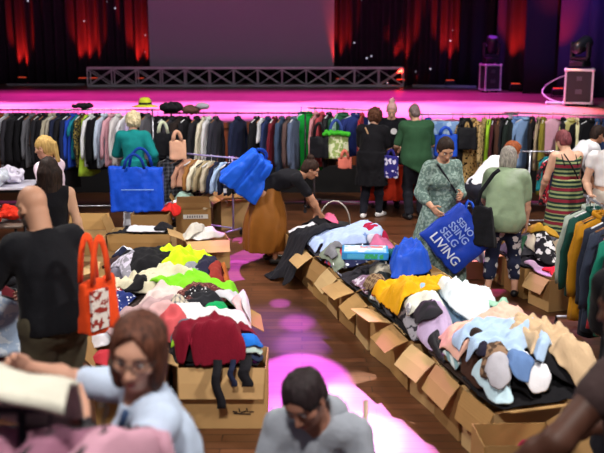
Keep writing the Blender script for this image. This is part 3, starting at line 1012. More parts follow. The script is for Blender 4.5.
# ---- low children's rail in the middle left
rail((-2.0, 12.9), (-0.95, 12.2), 1.10, "low lilac clothes rail of children's coats behind the boxes", simple('#9b8fc4', 0.4), 0.35)
its = [
    (160, 'jacket', 'black hooded', fabric('#17161b'), dict(ang=35, t=.09, L=.6)), (172, 'coat', 'grey checked', fabric('#3b3c44', 'plaid', '#7c7d88', 16, axis=2), dict(ang=15, L=.82, t=.08)), (183, 'coat', 'black checked', fabric('#2a2b31', 'plaid', '#62636c', 18, axis=2), dict(ang=25, L=.8)),
    (187, 'kid', 'peach', fabric('#dba48a'), dict(ang=30, dz=.05)), (194, 'kid', 'tan brown', fabric('#9a6a3a'), dict(ang=50)), (200, 'kid', 'cream', fabric('#e4dcc4'), dict(ang=45)), (206, 'kid', 'khaki beige', fabric('#a89878'), dict(ang=50)),
    (211, 'kid', 'pale stone', fabric('#b9ad98'), dict(ang=55)), (217, 'kid', 'navy', NVY), (223, 'kid', 'light blue', fabric('#a6c0e4')), (229, 'kid', 'dark navy', fabric('#171c30')), (236, 'kid', 'white and navy', fabric('#dcdde6', 'stripes', '#232a48', 9, axis=2)), (240, 'kid', 'black', BLK)]
fill_rail(its, lin(158, (-1.95, 12.85), 242, (-0.95, 12.2)), "children's coats on the low rail", 'the low lilac rail', 1.10, 600, 55)

# ---- near right rail, seen almost end-on
ra, rb = np.array((2.66, 8.25)), np.array((2.62, 6.5))
rail(ra, rb, 1.25, 'clothes rail of coats at the right edge beside the white clothes pile')
its = [(.05, 'coat', 'pale sage grey', fabric('#9aa49a'), dict(L=.70)), (.12, 'jacket', 'dark green', fabric('#16413a'), dict(L=.88)), (.24, 'coat', 'mustard yellow', fabric('#b57c12'), dict(t=.075, L=1.02)), (.29, 'coat', 'deep mustard', fabric('#a36f10'), dict(t=.06, L=1.0)),
       (.40, 'coat', 'navy black', fabric('#1d2130'), dict(t=.07, L=1.08)), (.49, 'coat', 'slate navy', fabric('#2b3142'), dict(L=1.0)), (.57, 'dress', 'red and white printed', fabric('#b02a34', 'floral', '#ece4e2', 18), dict(L=.9)), (.66, 'jacket', 'emerald', fabric('#17725e'), dict(L=.95)),
       (.75, 'coat', 'black', BLK, {}), (.85, 'jacket', 'dark red', fabric('#6a1c24'), {}), (.94, 'jacket', 'jet black', fabric('#101015'), {})]
pos = {i[0]: ra + (rb - ra) * i[0] for i in its}
fill_rail([(i[0], i[1], i[2], i[3], dict(ang=14 + (k * 13) % 9, **i[4])) for k, i in enumerate(its)], lambda q: pos[q], 'coats on the near right rail', 'the near right rail', 1.25, 700)
c_ = ra + (rb - ra) * .30
# hat on the left rail, dark bundles lying over the bars
def hat(x, y, z, col, band, label):
    t = thing('sun_hat', label, 'hat', (x, y, z))
    MB().lathe([(0.0, 0.0), (0.2, -0.012), (0.205, -0.004), (0.1, 0.02), (0.098, 0.06), (0.085, 0.105), (0.05, 0.13), (0.0, 0.135)], n=24).build('hat_body', fabric(col), t, True)
    MB().lathe([(0.098, 0.022), (0.104, 0.024), (0.102, 0.055), (0.096, 0.056)], n=24).build('hat_band', fabric(band), t, True)


def bundle(name, label, cat, c, r, mat, rot=0, amp=0.02, freq=11, seed=1, h=0.014, group=None):
    f = Field(np.array((-r[0] - .06, -r[1] - .06, -r[2] - .06)), np.array((r[0] + .06, r[1] + .06, r[2] + .06)), h)
    f.ell((0, 0, 0), r, k=0)
    f.wrinkle(amp, freq, seed, ridged=True).wrinkle(amp * .6, freq * 2.2, seed + 3)
    V, Fs = f.mesh()
    o = mk(name, V, Fs, mat, None, True, c, R(rot))
    return tag(o, label, cat, group)


yx = lin(0, (-4.85, 13.9), 155, (-2.3, 13.9))(146)
hat(yx[0], yx[1], 1.68, '#c9cf3a', '#2b2b22', 'yellow-green sun hat with a dark band on the back-left rail')
a = lin(156, (-2.05, 14.15), 305, (0.05, 14.15))
b = a(172); bundle('folded_jumper', 'black jumper slung over the black rail, beside the yellow-green hat', 'jumper', (b[0], b[1], 1.64), (.2, .16, .09), BLK, seed=3)
b = a(192); bundle('folded_scarf', 'brown scarf slung over the bar left of the cream shirt', 'scarf', (b[0], b[1], 1.60), (.16, .14, .07), fabric('#5d4238'), seed=4)
b = a(203); bundle('cap', 'pale grey cap resting on the rail above the cream shirt', 'cap', (b[0], b[1], 1.66), (.11, .12, .06), fabric('#a9a6b2'), seed=5, amp=.008)
bundle('folded_jumper', 'black jumper lying on the back-left rail above the white shirt', 'jumper', (-3.35, 13.9, 1.68), (.17, .14, .05), BLK, seed=6)
# ------------------------------------------------------------------ height field that the boxes and the heaped clothes build up on
HX0, HY0, HS = -4.6, 2.0, 0.02
HNX, HNY = 500, 560
HF = np.zeros((HNY, HNX), np.float32)
gx = HX0 + HS * np.arange(HNX); gy = HY0 + HS * np.arange(HNY)


def hf_local(cx, cy, rot, rad):
    i0 = max(int((cy - rad - HY0) / HS), 0); i1 = min(int((cy + rad - HY0) / HS) + 2, HNY)
    j0 = max(int((cx - rad - HX0) / HS), 0); j1 = min(int((cx + rad - HX0) / HS) + 2, HNX)
    X, Y = np.meshgrid(gx[j0:j1], gy[i0:i1])
    c, s = math.cos(rot), math.sin(rot)
    return slice(i0, i1), slice(j0, j1), (X - cx) * c + (Y - cy) * s, -(X - cx) * s + (Y - cy) * c


def hf_rect(cx, cy, w_, d_, rot, z):
    si, sj, U, V = hf_local(cx, cy, rot, math.hypot(w_, d_) / 2 + .05)
    m = (np.abs(U) <= w_ / 2) & (np.abs(V) <= d_ / 2)
    A = HF[si, sj]
    A[m] = np.maximum(A[m], z)


def sample(A, x, y):
    fx = np.clip((x - HX0) / HS, 0, HNX - 1.001); fy = np.clip((y - HY0) / HS, 0, HNY - 1.001)
    i = fy.astype(int); j = fx.astype(int); a = fx - j; b = fy - i
    return (A[i, j] * (1 - a) + A[i, j + 1] * a) * (1 - b) + (A[i + 1, j] * (1 - a) + A[i + 1, j + 1] * a) * b


def boxblur(A, r):
    for axn in (0, 1):
        p = np.pad(A, [(r, r) if i == axn else (0, 0) for i in (0, 1)], mode='edge')
        c = np.cumsum(p, axn, dtype=np.float64)
        z = np.zeros_like(np.take(c, [0], axn))
        c = np.concatenate([z, c], axn)
        n = A.shape[axn]
        A = ((np.take(c, np.arange(2 * r + 1, 2 * r + 1 + n), axn) - np.take(c, np.arange(0, n), axn)) / (2 * r + 1)).astype(np.float32)
    return A


def dil(A, r):
    for axn in (0, 1):
        p = np.pad(A, [(r, r) if i == axn else (0, 0) for i in (0, 1)], mode='edge')
        n = A.shape[axn]
        A = np.max([np.take(p, np.arange(k, k + n), axn) for k in range(2 * r + 1)], 0)
    return A


def cardboard(c='#b08a5a'):
    key = ('card', c)
    if key in _mats: return _mats[key]
    m = bpy.data.materials.new('cardboard'); m.use_nodes = True
    nt = m.node_tree; N = nt.nodes.new; L = nt.links.new
    b = nt.nodes['Principled BSDF']; b.inputs['Roughness'].default_value = 0.8; b.inputs['Specular IOR Level'].default_value = 0.2
    tc = N('ShaderNodeTexCoord'); n = N('ShaderNodeTexNoise'); n.inputs['Scale'].default_value = 5; n.inputs['Detail'].default_value = 6
    L(tc.outputs['Object'], n.inputs['Vector'])
    mx = N('ShaderNodeMixRGB'); k = srgb(c)
    mx.inputs[1].default_value = tuple(v * .85 for v in k[:3]) + (1,); mx.inputs[2].default_value = tuple(min(1, v * 1.12) for v in k[:3]) + (1,)
    L(n.outputs[0], mx.inputs[0]); L(mx.outputs[0], b.inputs['Base Color'])
    wv = N('ShaderNodeTexWave'); wv.inputs['Scale'].default_value = 40; L(tc.outputs['Object'], wv.inputs['Vector'])
    bp = N('ShaderNodeBump'); bp.inputs['Strength'].default_value = .06; bp.inputs['Distance'].default_value = .004
    L(wv.outputs[0], bp.inputs['Height']); L(bp.outputs[0], b.inputs['Normal'])
    _mats[key] = m
    return m


CARD = ['#b58f5e', '#a88250', '#bd9868', '#9c774a', '#c2a273']


def cbox(x, y, w_, d_, h, rot, label, flaps=(None, None, None, None), fill=None, col=0, group='cardboard boxes of clothes', base=0.0, tape=False):
    """open cardboard box; flaps: angle out from vertical for the +x, -x, +y, -y rim (None: folded down inside / missing)"""
    r = R(rot)
    t = thing('cardboard_box', label, 'box', (x, y, base), r, group)
    cm = cardboard(CARD[col % 5]); th = 0.007
    b = MB()
    o = [(-w_ / 2, -d_ / 2), (w_ / 2, -d_ / 2), (w_ / 2, d_ / 2), (-w_ / 2, d_ / 2)]
    i = [(sx * (w_ / 2 - th), sy * (d_ / 2 - th)) for sx, sy in ((-1, -1), (1, -1), (1, 1), (-1, 1))]
    V = [(*p, 0.002) for p in o] + [(*p, h) for p in o] + [(*p, h) for p in i] + [(*p, 0.012) for p in i]
    Fs = [(3, 2, 1, 0)]
    for k in range(4):
        n = (k + 1) % 4
        Fs += [(k, n, n + 4, k + 4), (k + 4, n + 4, n + 8, k + 8), (k + 8, n + 8, n + 12, k + 12)]
    Fs.append((12, 13, 14, 15))
    b.add(V, Fs)
    b.build('box_walls', cm, t)
    for q, ang in enumerate(flaps):
        if ang is None: continue
        a = R(ang)
        along = d_ if q < 2 else w_
        fl_ = (min(w_, d_)) * 0.48
        fl_ = min(fl_, 0.24)
        nrm = [(1, 0), (-1, 0), (0, 1), (0, -1)][q]
        off = w_ / 2 if q < 2 else d_ / 2
        e = (-nrm[1], nrm[0])
        fb = MB(); pts = []
        ns = 3
        for s, bend in [(0, 0), (0.5, 0.05), (1, 0.12)]:
            aa = a + bend
            for side in (-1, 1):
                for tt in (0.0, 0.006):
                    inset = 0.008 + 0.012 * s
                    ex = side * (along / 2 - inset)
                    out = off - 0.002 + math.sin(aa) * fl_ * s + math.cos(aa) * tt * -1
                    z = h + 0.004 + math.cos(aa) * fl_ * s + math.sin(aa) * tt
                    pts.append((nrm[0] * out + e[0] * ex, nrm[1] * out + e[1] * ex, z))
        Fs = []
        for k in range(2):
            A = k * 4; B = A + 4
            Fs += [(A, B, B + 2, A + 2), (A + 1, A + 3, B + 3, B + 1), (A, A + 1, B + 1, B), (A + 2, B + 2, B + 3, A + 3)]
        Fs += [(0, 2, 3, 1), (8, 9, 11, 10)]
        fb.add(pts, Fs).build('flap', cardboard(CARD[(col + 2) % 5]), t)
    hf_rect(x, y, w_ + .02, d_ + .02, r, base + h + .004)
    if fill is not None:
        si, sj, U, V2 = hf_local(x, y, r, math.hypot(w_, d_) / 2 + .05)
        m = (np.abs(U) <= w_ / 2 - .03) & (np.abs(V2) <= d_ / 2 - .03)
        HF[si, sj][m] = base + fill
    return t


def mound(pts, z, soft=0.0):
    """clothes already under the visible layer: lifts the field inside a polygon of world points"""
    P = np.array(pts)
    X, Y = np.meshgrid(gx, gy)
    ins = np.zeros(X.shape, bool)
    n = len(P)
    for k in range(n):
        x1, y1 = P[k]; x2, y2 = P[(k + 1) % n]
        c = ((y1 > Y) != (y2 > Y)) & (X < (x2 - x1) * (Y - y1) / (y2 - y1 + 1e-12) + x1)
        ins ^= c
    A = np.where(ins, z, 0).astype(np.float32)
    if soft: A = boxblur(boxblur(A, int(soft / HS)), int(soft / HS))
    HF[:] = np.maximum(HF, A)


def sd_box(u, v, hx, hy, cu=0, cv=0, rot=0):
    c, s = math.cos(rot), math.sin(rot)
    a = (u - cu) * c + (v - cv) * s; b = -(u - cu) * s + (v - cv) * c
    qx, qy = np.abs(a) - hx, np.abs(b) - hy
    return np.sqrt(np.maximum(qx, 0) ** 2 + np.maximum(qy, 0) ** 2) + np.minimum(np.maximum(qx, qy), 0)


def sd_shape(kind, u, v, w_, l_, rs):
    a = rs.uniform(-.3, .3, 6)
    if kind in ('tee', 'shirt'):
        d = sd_box(u, v, w_ * .34, l_ / 2 - .02)
        sl = w_ * (.28 if kind == 'tee' else .52); sw = w_ * .13
        for s in (-1, 1):
            rr = R(s * (-35 if kind == 'tee' else -62)) + a[0] * s
            cx = s * w_ * .30; cy = l_ * .34
            d = np.minimum(d, sd_box(u, v, sl, sw, cx + s * sl * .62 * math.cos(abs(rr)), cy - sl * .62 * math.sin(abs(rr)), rr))
        return d - .015
    if kind == 'pants':
        d = sd_box(u, v, w_ * .42, l_ * .16, 0, l_ * .34)
        for s in (-1, 1):
            rr = a[0] * .5 + s * (.14 + .1 * a[1])
            d = np.minimum(d, sd_box(u, v, w_ * .2, l_ * .36, s * w_ * .23 + math.sin(rr) * l_ * .2, -l_ * .08, rr))
        return d - .02
    if kind == 'strip':
        return sd_box(u, v + .06 * np.sin(u * 7 + a[0] * 9), w_ / 2, l_ / 2) - .01
    if kind == 'rect':
        return sd_box(u, v, w_ / 2 - .03, l_ / 2 - .03) - .03
    q = np.sqrt((np.abs(u) / (w_ / 2)) ** 2.6 + (np.abs(v) / (l_ / 2)) ** 2.6 + 1e-9)
    return (q ** (1 / 1.3) - 1) * min(w_, l_) / 2


_cl = [0]


def cloth(name, label, cat, px, py, w_, l_, ang, mat, shape='blob', z=0.5, puff=0.05, amp=0.032, fold=0.066, res=0.0145, group=None, xy=None, warp=0.06, tension=4, seed=None, drape=0.31):
    """a dropped garment: outline in its own plane, laid over whatever lies below it, creased and puffed up"""
    _cl[0] += 1
    sd = seed if seed is not None else _cl[0] * 17 + 3
    rs = np.random.RandomState(sd)
    cx, cy = xy if xy is not None else G(px, py, z)
    a = R(ang)
    ex = 1.25
    nu = int(w_ * ex / res) + 8; nv = int(l_ * ex / res) + 8
    u1 = (np.arange(nu) - (nu - 1) / 2) * res; v1 = (np.arange(nv) - (nv - 1) / 2) * res
    U, V = np.meshgrid(u1, v1)
    wu = U + warp * 2 * (noise2(U * 3.1 + 9, V * 3.1, sd) - .5) + .04 * (noise2(U * 9, V * 9, sd + 1) - .5) * 2
    wv = V + warp * 2 * (noise2(U * 3.1, V * 3.1 + 7, sd + 2) - .5) + .04 * (noise2(U * 9, V * 9, sd + 4) - .5) * 2
    st = rs.get_state()
    def sdf(u, v):
        rs.set_state(st)
        return sd_shape(shape, u, v, w_, l_, rs)
    D = sdf(wu, wv)
    c, s = math.cos(a), math.sin(a)
    puff *= .75
    rad = int((max(w_, l_) * .75 + .2) / HS)
    ic = int((cy - HY0) / HS); jc = int((cx - HX0) / HS)
    i0, i1, j0, j1 = max(ic - rad, 0), min(ic + rad, HNY), max(jc - rad, 0), min(jc + rad, HNX)
    W = dil(HF[i0:i1, j0:j1], 1)
    T = np.maximum(W, boxblur(boxblur(dil(W, max(tension - 2, 0)), tension), tension))
    full = np.zeros_like(HF)
    if drape:   # cloth that would slide off the heap ends a hand's breadth over the edge
        D = np.maximum(D, (drape - sample(SUP, cx + U * c - V * s, cy + U * s + V * c)) * .5)
    gv, gu = np.gradient(D, res)
    gl = np.sqrt(gu ** 2 + gv ** 2) + 1e-6
    ins = D < res * 0.75
    ins[0, :] = ins[-1, :] = False; ins[:, 0] = ins[:, -1] = False
    push = np.where((D > -res * .35) & ins, np.clip(D, -res * .35, res * .9), 0)
    PU = U - push * gu / gl; PV = V - push * gv / gl
    X = cx + PU * c - PV * s; Y = cy + PU * s + PV * c
    full[:] = 0; full[i0:i1, j0:j1] = T
    base = sample(full, X, Y)
    hard = HF.copy(); hard[i0:i1, j0:j1] = W
    hb = sample(hard, X, Y)
    e = np.clip(-D / .06, 0, 1); e = e * e * (3 - 2 * e)
    th = rs.uniform(0, 3.14)
    cu, sv = math.cos(th), math.sin(th)
    a1 = (wu * cu + wv * sv); b1 = (-wu * sv + wv * cu)
    q1 = noise2(a1 / fold + 1.2 * noise2(wu * 5, wv * 5, sd + 6), b1 / (fold * 2.6), sd + 7)
    q2 = noise2(b1 / (fold * .9) + 3, a1 / (fold * 2.2), sd + 8)
    q3 = noise2(wu / (fold * .4), wv / (fold * .4), sd + 9)
    rid = (1 - np.abs(2 * q1 - 1)) ** 1.5 * .8 + (1 - np.abs(2 * q2 - 1)) ** 1.8 * .55 + q3 * .3 + (1 - np.abs(2 * noise2(a1 / (fold * .55) + q2, b1 / (fold * 1.5), sd + 12) - 1)) ** 2.5 * .38
    dist = np.clip(-D / (min(w_, l_) * .45), 0, 1)
    cr = 0
    for kk in range(5):   # a few long sharp creases running across the cloth
        tt = rs.uniform(0, 3.14); oo = rs.uniform(-.4, .4) * min(w_, l_); wd = rs.uniform(.012, .026)
        dd = (wu * math.cos(tt) + wv * math.sin(tt)) - oo + .05 * (noise2(wu * 6, wv * 6, sd + 20 + kk) - .5)
        cr = cr + np.exp(-(dd / wd) ** 2) * (.4 + .6 * noise2(wu * 4, wv * 4, sd + 30 + kk)) * rs.choice((-1, 1))
    Zt = np.maximum(base, hb) + .010 + amp * 1.3 * (rid + .45 * cr) * (.25 + .75 * e) + puff * (1 - (1 - dist) ** 2)
    if drape: Zt = np.maximum(Zt, drape - .12)
    Zt = np.maximum(Zt, hb + .006)
    Zb = np.maximum(Zt - .03 * (.3 + .7 * e), hb + .002)
    # mesh: only the largest connected piece
    lab_ = np.zeros(ins.shape, int); best, bn, cur = 0, 0, 0
    for (pi, pj) in np.argwhere(ins):
        if lab_[pi, pj]: continue
        cur += 1; stck = [(pi, pj)]; lab_[pi, pj] = cur; cn = 0
        while stck:
            qi, qj = stck.pop(); cn += 1
            for ai, aj in ((qi + 1, qj), (qi - 1, qj), (qi, qj + 1), (qi, qj - 1)):
                if ins[ai, aj] and not lab_[ai, aj]: lab_[ai, aj] = cur; stck.append((ai, aj))
        if cn > bn: best, bn = cur, cn
    ins = lab_ == best
    Zt = np.maximum(.4 * Zt + .15 * (np.roll(Zt, 1, 0) + np.roll(Zt, -1, 0) + np.roll(Zt, 1, 1) + np.roll(Zt, -1, 1)), hb + .004)
    Zb = np.minimum(Zb, Zt - .004)
    idx = np.full(ins.shape, -1); idx[ins] = np.arange(ins.sum()); n = int(ins.sum())
    q = ins[:-1, :-1] & ins[1:, :-1] & ins[:-1, 1:] & ins[1:, 1:]
    ii, jj = np.nonzero(q)
    f = np.stack([idx[ii, jj], idx[ii, jj + 1], idx[ii + 1, jj + 1], idx[ii + 1, jj]], 1)
    ed = {}
    allE = np.concatenate([f[:, [0, 1]], f[:, [1, 2]], f[:, [2, 3]], f[:, [3, 0]]])
    key = np.sort(allE, 1); kk = key[:, 0].astype(np.int64) * n + key[:, 1]
    un, inv, ct = np.unique(kk, return_inverse=True, return_counts=True)
    bd = allE[ct[inv] == 1]
    rim = np.stack([bd[:, 1], bd[:, 0], bd[:, 0] + n, bd[:, 1] + n], 1)
    top = np.stack([PU[ins], PV[ins], Zt[ins]], 1); bot = np.stack([PU[ins], PV[ins], Zb[ins]], 1)
    for _ in range(2):   # even out the hem
        for P_ in (top, bot):
            acc = np.zeros_like(P_); ct2 = np.zeros(n)
            for p_, q_ in ((0, 1), (1, 0)):
                np.add.at(acc, bd[:, p_], P_[bd[:, q_]]); np.add.at(ct2, bd[:, p_], 1)
            mm = ct2 > 0
            P_[mm] = .45 * P_[mm] + .55 * acc[mm] / ct2[mm][:, None]
    z0 = float(np.median(base[ins]))
    VV = np.concatenate([top, bot]); VV[:, 2] -= z0
    o = mk(name, VV, np.concatenate([f, f[:, ::-1] + n, rim]), mat, None, True, (cx, cy, z0), a)
    tag(o, label, cat, group)
    # raise the field
    si, sj, HU, HV = hf_local(cx, cy, a, max(w_, l_) * .75 + .05)
    fu = (HU - u1[0]) / res; fv = (HV - v1[0]) / res
    ok = (fu >= 0) & (fv >= 0) & (fu < nu - 1) & (fv < nv - 1)
    iu = np.clip(np.round(fu).astype(int), 0, nu - 1); iv = np.clip(np.round(fv).astype(int), 0, nv - 1)
    Zs = np.minimum(hb + .72 * (Zt - hb) + .003, np.maximum(hb + .006, .655))   # clothes underneath get pressed flatter
    zz = np.where(ok & ins[iv, iu], Zs[iv, iu], 0)
    A = HF[si, sj]
    np.maximum(A, zz.astype(np.float32), out=A)
    return o


def G_hf(px, py, zn=.52, off=.03):
    """where the sight line of a photograph pixel meets the heap as it stands"""
    d = np.array(ray(px, py)); t0, t1 = (CAMH - 1.3) / -d[2], CAMH / -d[2]
    tn = (zn - CAMH) / d[2]
    t_ = np.linspace(tn * .965, min(tn * 1.06, t1), 120)
    x, y, z = d[0] * t_, d[1] * t_, CAMH + d[2] * t_
    hit = np.nonzero(z <= sample(HF, x, y) + off)[0]
    k = hit[0] if len(hit) else 40
    return x[k], y[k], z[k]


GLP, GMP, GRP, GBL = 'clothes heaped on the left boxes', 'clothes heaped along the middle row of boxes', 'clothes heaped on the right boxes', 'clothes in the back boxes'
# ------------------------------------------------------------------ the boxes
E_ = np.array((0.254, -0.967)); N_ = np.array((0.967, 0.254))
A0 = np.array((0.30, 9.62))
MIDDESC = ['end box by the draped black coat', 'box under the sage folded garment', 'box with a big tan flap below the board game', 'box below the white crumpled shirts', 'box under the grey jacket by the yellow jumper',
           'box with two tan flaps at the foot of the yellow jumper', 'box under the grey printed blouse', 'box below the peach blanket', 'box under the brown scarf, second nearest of the long row', 'nearest box of the long row, behind the open box with the pink cloth']
MF = [(None, 120, None, 70), (None, 150, None, 100), (None, 130, None, 135), (None, 100, None, 60), (None, 118, None, 110), (None, 75, None, 95), (None, 110, None, 140), (None, 128, None, 112), (None, 140, None, 120), (None, 155, None, 60)]
k0 = -2
for k in range(k0, 10):
    p = A0 + E_ * 0.47 * k
    lab = f'open cardboard {MIDDESC[k]}' if k >= 0 else ('open cardboard box behind the end of the middle row' if k == -1 else 'farthest cardboard box of the middle row beside the bending woman')
    cbox(p[0], p[1], 0.49, 0.43, 0.40, 14.7 + (0, 4, -3, 2, -4, 5, -2, 3, -1, 2, -3, 1)[k], lab, MF[k] if k >= 0 else (None,) * 4, 0.36, k % 5)
    q = p + N_ * 0.56
    cbox(q[0], q[1], 0.54, 0.44, 0.42, 14.7, ['cardboard box in the second column behind the board game', 'cardboard box behind the blue bag heap', 'cardboard box under the white shirts on the far side',
         'cardboard box hidden under the black clothes by the yellow jumper', 'cardboard box on the far side under the light denim', 'cardboard box under the peach blanket on the far side',
         'cardboard box under the light blue shirt', 'cardboard box beneath the beige cardigan', 'cardboard box beneath the black clothes beside the beige cardigan', 'nearest far-side box of the middle row under the black trousers', 'far corner box of the middle row', 'far side box behind the pale blue sweatshirt'][k], (None,) * 4, 0.38, (k + 1) % 5)
cbox(1.27, 4.97, 0.46, 0.32, 0.40, 2, 'open cardboard box at the bottom right with a pink cloth inside', (50, None, None, 168), 0.16, 1)


LB = [(-.56, 6.15, .62, .45, .45, 0, (None, 62, None, 158), 'large cardboard box with a printed mark below the maroon dress', 0),
      (-1.24, 6.25, .5, .5, .42, 6, (None, 40, None, 70), 'cardboard box behind the woman in glasses with a raised tan flap', 1),
      (-.70, 6.72, .6, .5, .44, 4, (None,) * 4, 'cardboard box under the maroon dress', 2), (-1.34, 6.85, .55, .5, .42, 4, (None, 110, None, None), 'cardboard box under the black and green clothes', 3),
      (-.84, 7.3, .58, .5, .42, 6, (110, None, None, None), 'cardboard box under the white long shirt', 4), (-1.48, 7.42, .55, .5, .42, 6, (None, 110, None, None), 'cardboard box under the pale mauve sweater', 1),
      (-1.0, 7.88, .58, .5, .42, 8, (None,) * 4, 'cardboard box under the sequinned brown top', 2), (-1.62, 8.0, .55, .5, .42, 8, (None, 120, None, None), 'cardboard box under the cream jacket', 0),
      (-1.14, 8.46, .56, .5, .42, 8, (None,) * 4, 'cardboard box under the bright green sweater', 3), (-1.76, 8.58, .55, .5, .42, 8, (None,) * 4, 'cardboard box under the grey printed scarf', 4),
      (-1.26, 9.04, .56, .5, .42, 8, (None,) * 4, 'cardboard box under the neon yellow jacket', 1), (-1.86, 9.14, .52, .46, .36, 8, (None, 100, None, 100), 'small cardboard box holding a red cap and dark clothes', 2)]
for (x, y, w_, d_, h, r_, fl_, lab, c) in LB:
    bx = cbox(x, y, w_, d_, h, r_, lab, fl_, h - .05, c)
    if c == 0 and y < 6.2:
        sm = MB()
        for (u, v, a, l) in [(-.03, .10, 10, .035), (0, .112, 80, .03), (.03, .10, -15, .04), (.055, .112, 75, .03), (.085, .1, 0, .035), (.02, .085, 3, .12)]:
            sm.box((.12 + u, -.2285, v + .03), (l, .002, .009), rotm('Y', a))
        sm.build('printed_mark', simple('#3a2a1c', .8), bx)
BB = [(-2.72, 11.0, .54, .46, .30, 0, (None, None, 20, 172), 'long empty-looking cardboard box at the left of the back row', .1, 4),
      (-2.03, 11.18, .80, .44, .30, 0, (None, 15, None, 170), 'wide cardboard box of black clothes below the blue bag', .26, 4),
      (-1.16, 10.62, .52, .44, .34, 12, (None, 60, None, 112), 'cardboard box full of white cloths with a tan front flap', .33, 0),
      (-1.52, 12.42, .48, .40, .38, 5, (None, 20, None, 8), 'closed-looking cardboard box with a white label behind the white cloths', .36, 1),
      (-1.02, 12.95, .46, .46, .42, 20, (60, 110, 20, 65), 'cardboard box with splayed flaps and a white cloth beside the rust battens', .36, 2),
      (-2.05, 12.05, .5, .42, .38, 0, (None,) * 4, 'cardboard box of red and aqua clothes beside the checked coats', .36, 3),
      (-0.62, 13.5, .5, .42, .4, 5, (None, 30, 10, 40), 'farthest cardboard box at the foot of the black rail', .3, 1)]
for (x, y, w_, d_, h, r_, fl_, lab, fi, c) in BB:
    bx = cbox(x, y, w_, d_, h, r_, lab, fl_, fi, c, group='cardboard boxes in the back row')
    if 'white label' in lab:
        MB().box((.03, -.2035, .28), (.34, .003, .06)).build('white_label', simple('#e6e2da', .6), bx)
        sm = MB()
        for i in range(7):
            sm.box((-.08 + i * .033, -.2055, .28), (.016, .002, .03))
        sm.build('label_print', simple('#4a4a55', .6), bx)
NB = [(2.62, 8.92, .44, .36, .33, 20, (None, 140, None, 20), 'cardboard box with a dark hand hole near the mustard coat', 0), (2.52, 9.42, .5, .44, .33, 15, (None, None, None, None), 'cardboard box under the red and lilac clothes', 1), (3.08, 9.25, .5, .44, .33, 15, (None,) * 4, 'cardboard box hidden behind the near right rail', 2),
      (2.42, 9.95, .5, .44, .33, 12, (None, 100, None, None), 'cardboard box beyond the woman in the green shirt', 3), (2.98, 9.85, .5, .44, .33, 12, (None,) * 4, 'cardboard box under the dark grey clothes', 4), (2.5, 10.5, .5, .44, .33, 12, (None,) * 4, 'cardboard box in front of the striped dress woman', 1),
      (1.98, 10.15, .36, .40, .34, 10, (None, 110, None, 120), 'small cardboard box behind the blue bag and the floral trousers', 2)]
for (x, y, w_, d_, h, r_, fl_, lab, c) in NB:
    cbox(x, y, w_, d_, h, r_, lab, fl_, h - .04, c, group='cardboard boxes at the right')

# clothes already buried under the visible layer
mound([(-1.6, 6.1), (-.34, 6.2), (-.5, 7.4), (-1.0, 9.2), (-1.95, 9.3), (-1.85, 7.6)], 0.46, .06)
mound([(-1.35, 6.5), (-.55, 6.5), (-.75, 7.6), (-1.2, 8.9), (-1.7, 8.9), (-1.6, 7.6)], 0.55, .12)
mound([(-.1, 10.6), (0.25, 9.5), (1.3, 5.42), (2.05, 5.6), (1.0, 9.9), (.4, 11.0)], 0.44, .06)
mound([(.3, 10.3), (.55, 9.3), (1.5, 5.75), (1.95, 5.95), (.95, 9.6)], 0.54, .12)
mound([(2.3, 9.2), (3.2, 9.1), (3.2, 10.5), (2.3, 10.6)], 0.36, .06)


SUP = boxblur(boxblur(dil(HF, 1), 4), 4)


def C(name, label, cat, x0, y0, x1, y1, mat, z=.52, shape='blob', group=None, ang=0, lw=1.0, ll=1.0, **kw):
    cx, cy = (x0 + x1) / 2, (y0 + y1) / 2
    hx, hy = G(cx, cy, z)
    q = np.arange(-.06, .36, .02)
    sp = sample(SUP, hx + q * 0, hy + q)
    if sample(SUP, np.array([hx]), np.array([hy]))[0] < .30 and (sp > .34).any(): hy += float(q[np.nonzero(sp > .34)[0][0]])
    a = G(x0, cy, z); b = G(x1, cy, z)
    c = G(cx, y1, z); d = G(cx, y0, z)
    w_ = math.dist(a, b) * lw
    l_ = min(max(math.dist(c, d) * .66 * ll, .22), .8)
    if abs(ang) > 50: w_, l_ = l_, w_
    return cloth(name, label, cat, cx, cy, w_ * 1.06, l_, ang, mat, shape, z, group=group, xy=(hx, hy), **kw)


cloth('t_shirt', 'pink cloth lying inside the open box at the bottom right', 't-shirt', 0, 0, .26, .16, 5, fabric('#d84a6a'), 'blob', xy=(1.29, 4.97), puff=.06, group=GMP, drape=0, tension=2)
f_ = fabric
# ---- left pile, bottom layer first
gl = GLP
C('blanket', 'dark charcoal blanket under the other clothes at the far end of the left pile', 'blanket', 120, 262, 232, 300, f_('#2b2a31'), .46, 'rect', gl)
C('blanket', 'dark brown blanket under the middle of the left pile', 'blanket', 110, 290, 250, 335, f_('#3a2c2a'), .48, 'rect', gl)
C('blanket', 'black blanket under the front of the left pile', 'blanket', 150, 325, 258, 375, f_('#1e1d22'), .48, 'rect', gl)
C('t_shirt', 'white t-shirt lying left of the woman in glasses, on the left pile', 't-shirt', 78, 322, 112, 350, f_('#d9d7de'), .5, 'blob', gl)
C('t_shirt', 'crumpled red t-shirt behind the woman in glasses', 't-shirt', 84, 352, 106, 372, f_('#b52e3a'), .48, 'blob', gl)
C('t_shirt', 'red cap-like folded t-shirt in the small box beside the orange bag', 't-shirt', 100, 250, 122, 262, f_('#c22a30'), .45, 'blob', gl)
C('jumper', 'dark crumpled jumper in the small box under the red t-shirt', 'jumper', 98, 258, 124, 272, f_('#3b2a2c'), .42, 'blob', gl)
C('t_shirt', 'navy t-shirt with a broad white stripe at the back of the left pile', 't-shirt', 122, 248, 158, 268, f_('#1d2138', 'stripes', '#dcdfee', 3.4, axis=1), .52, 'tee', gl, 15)
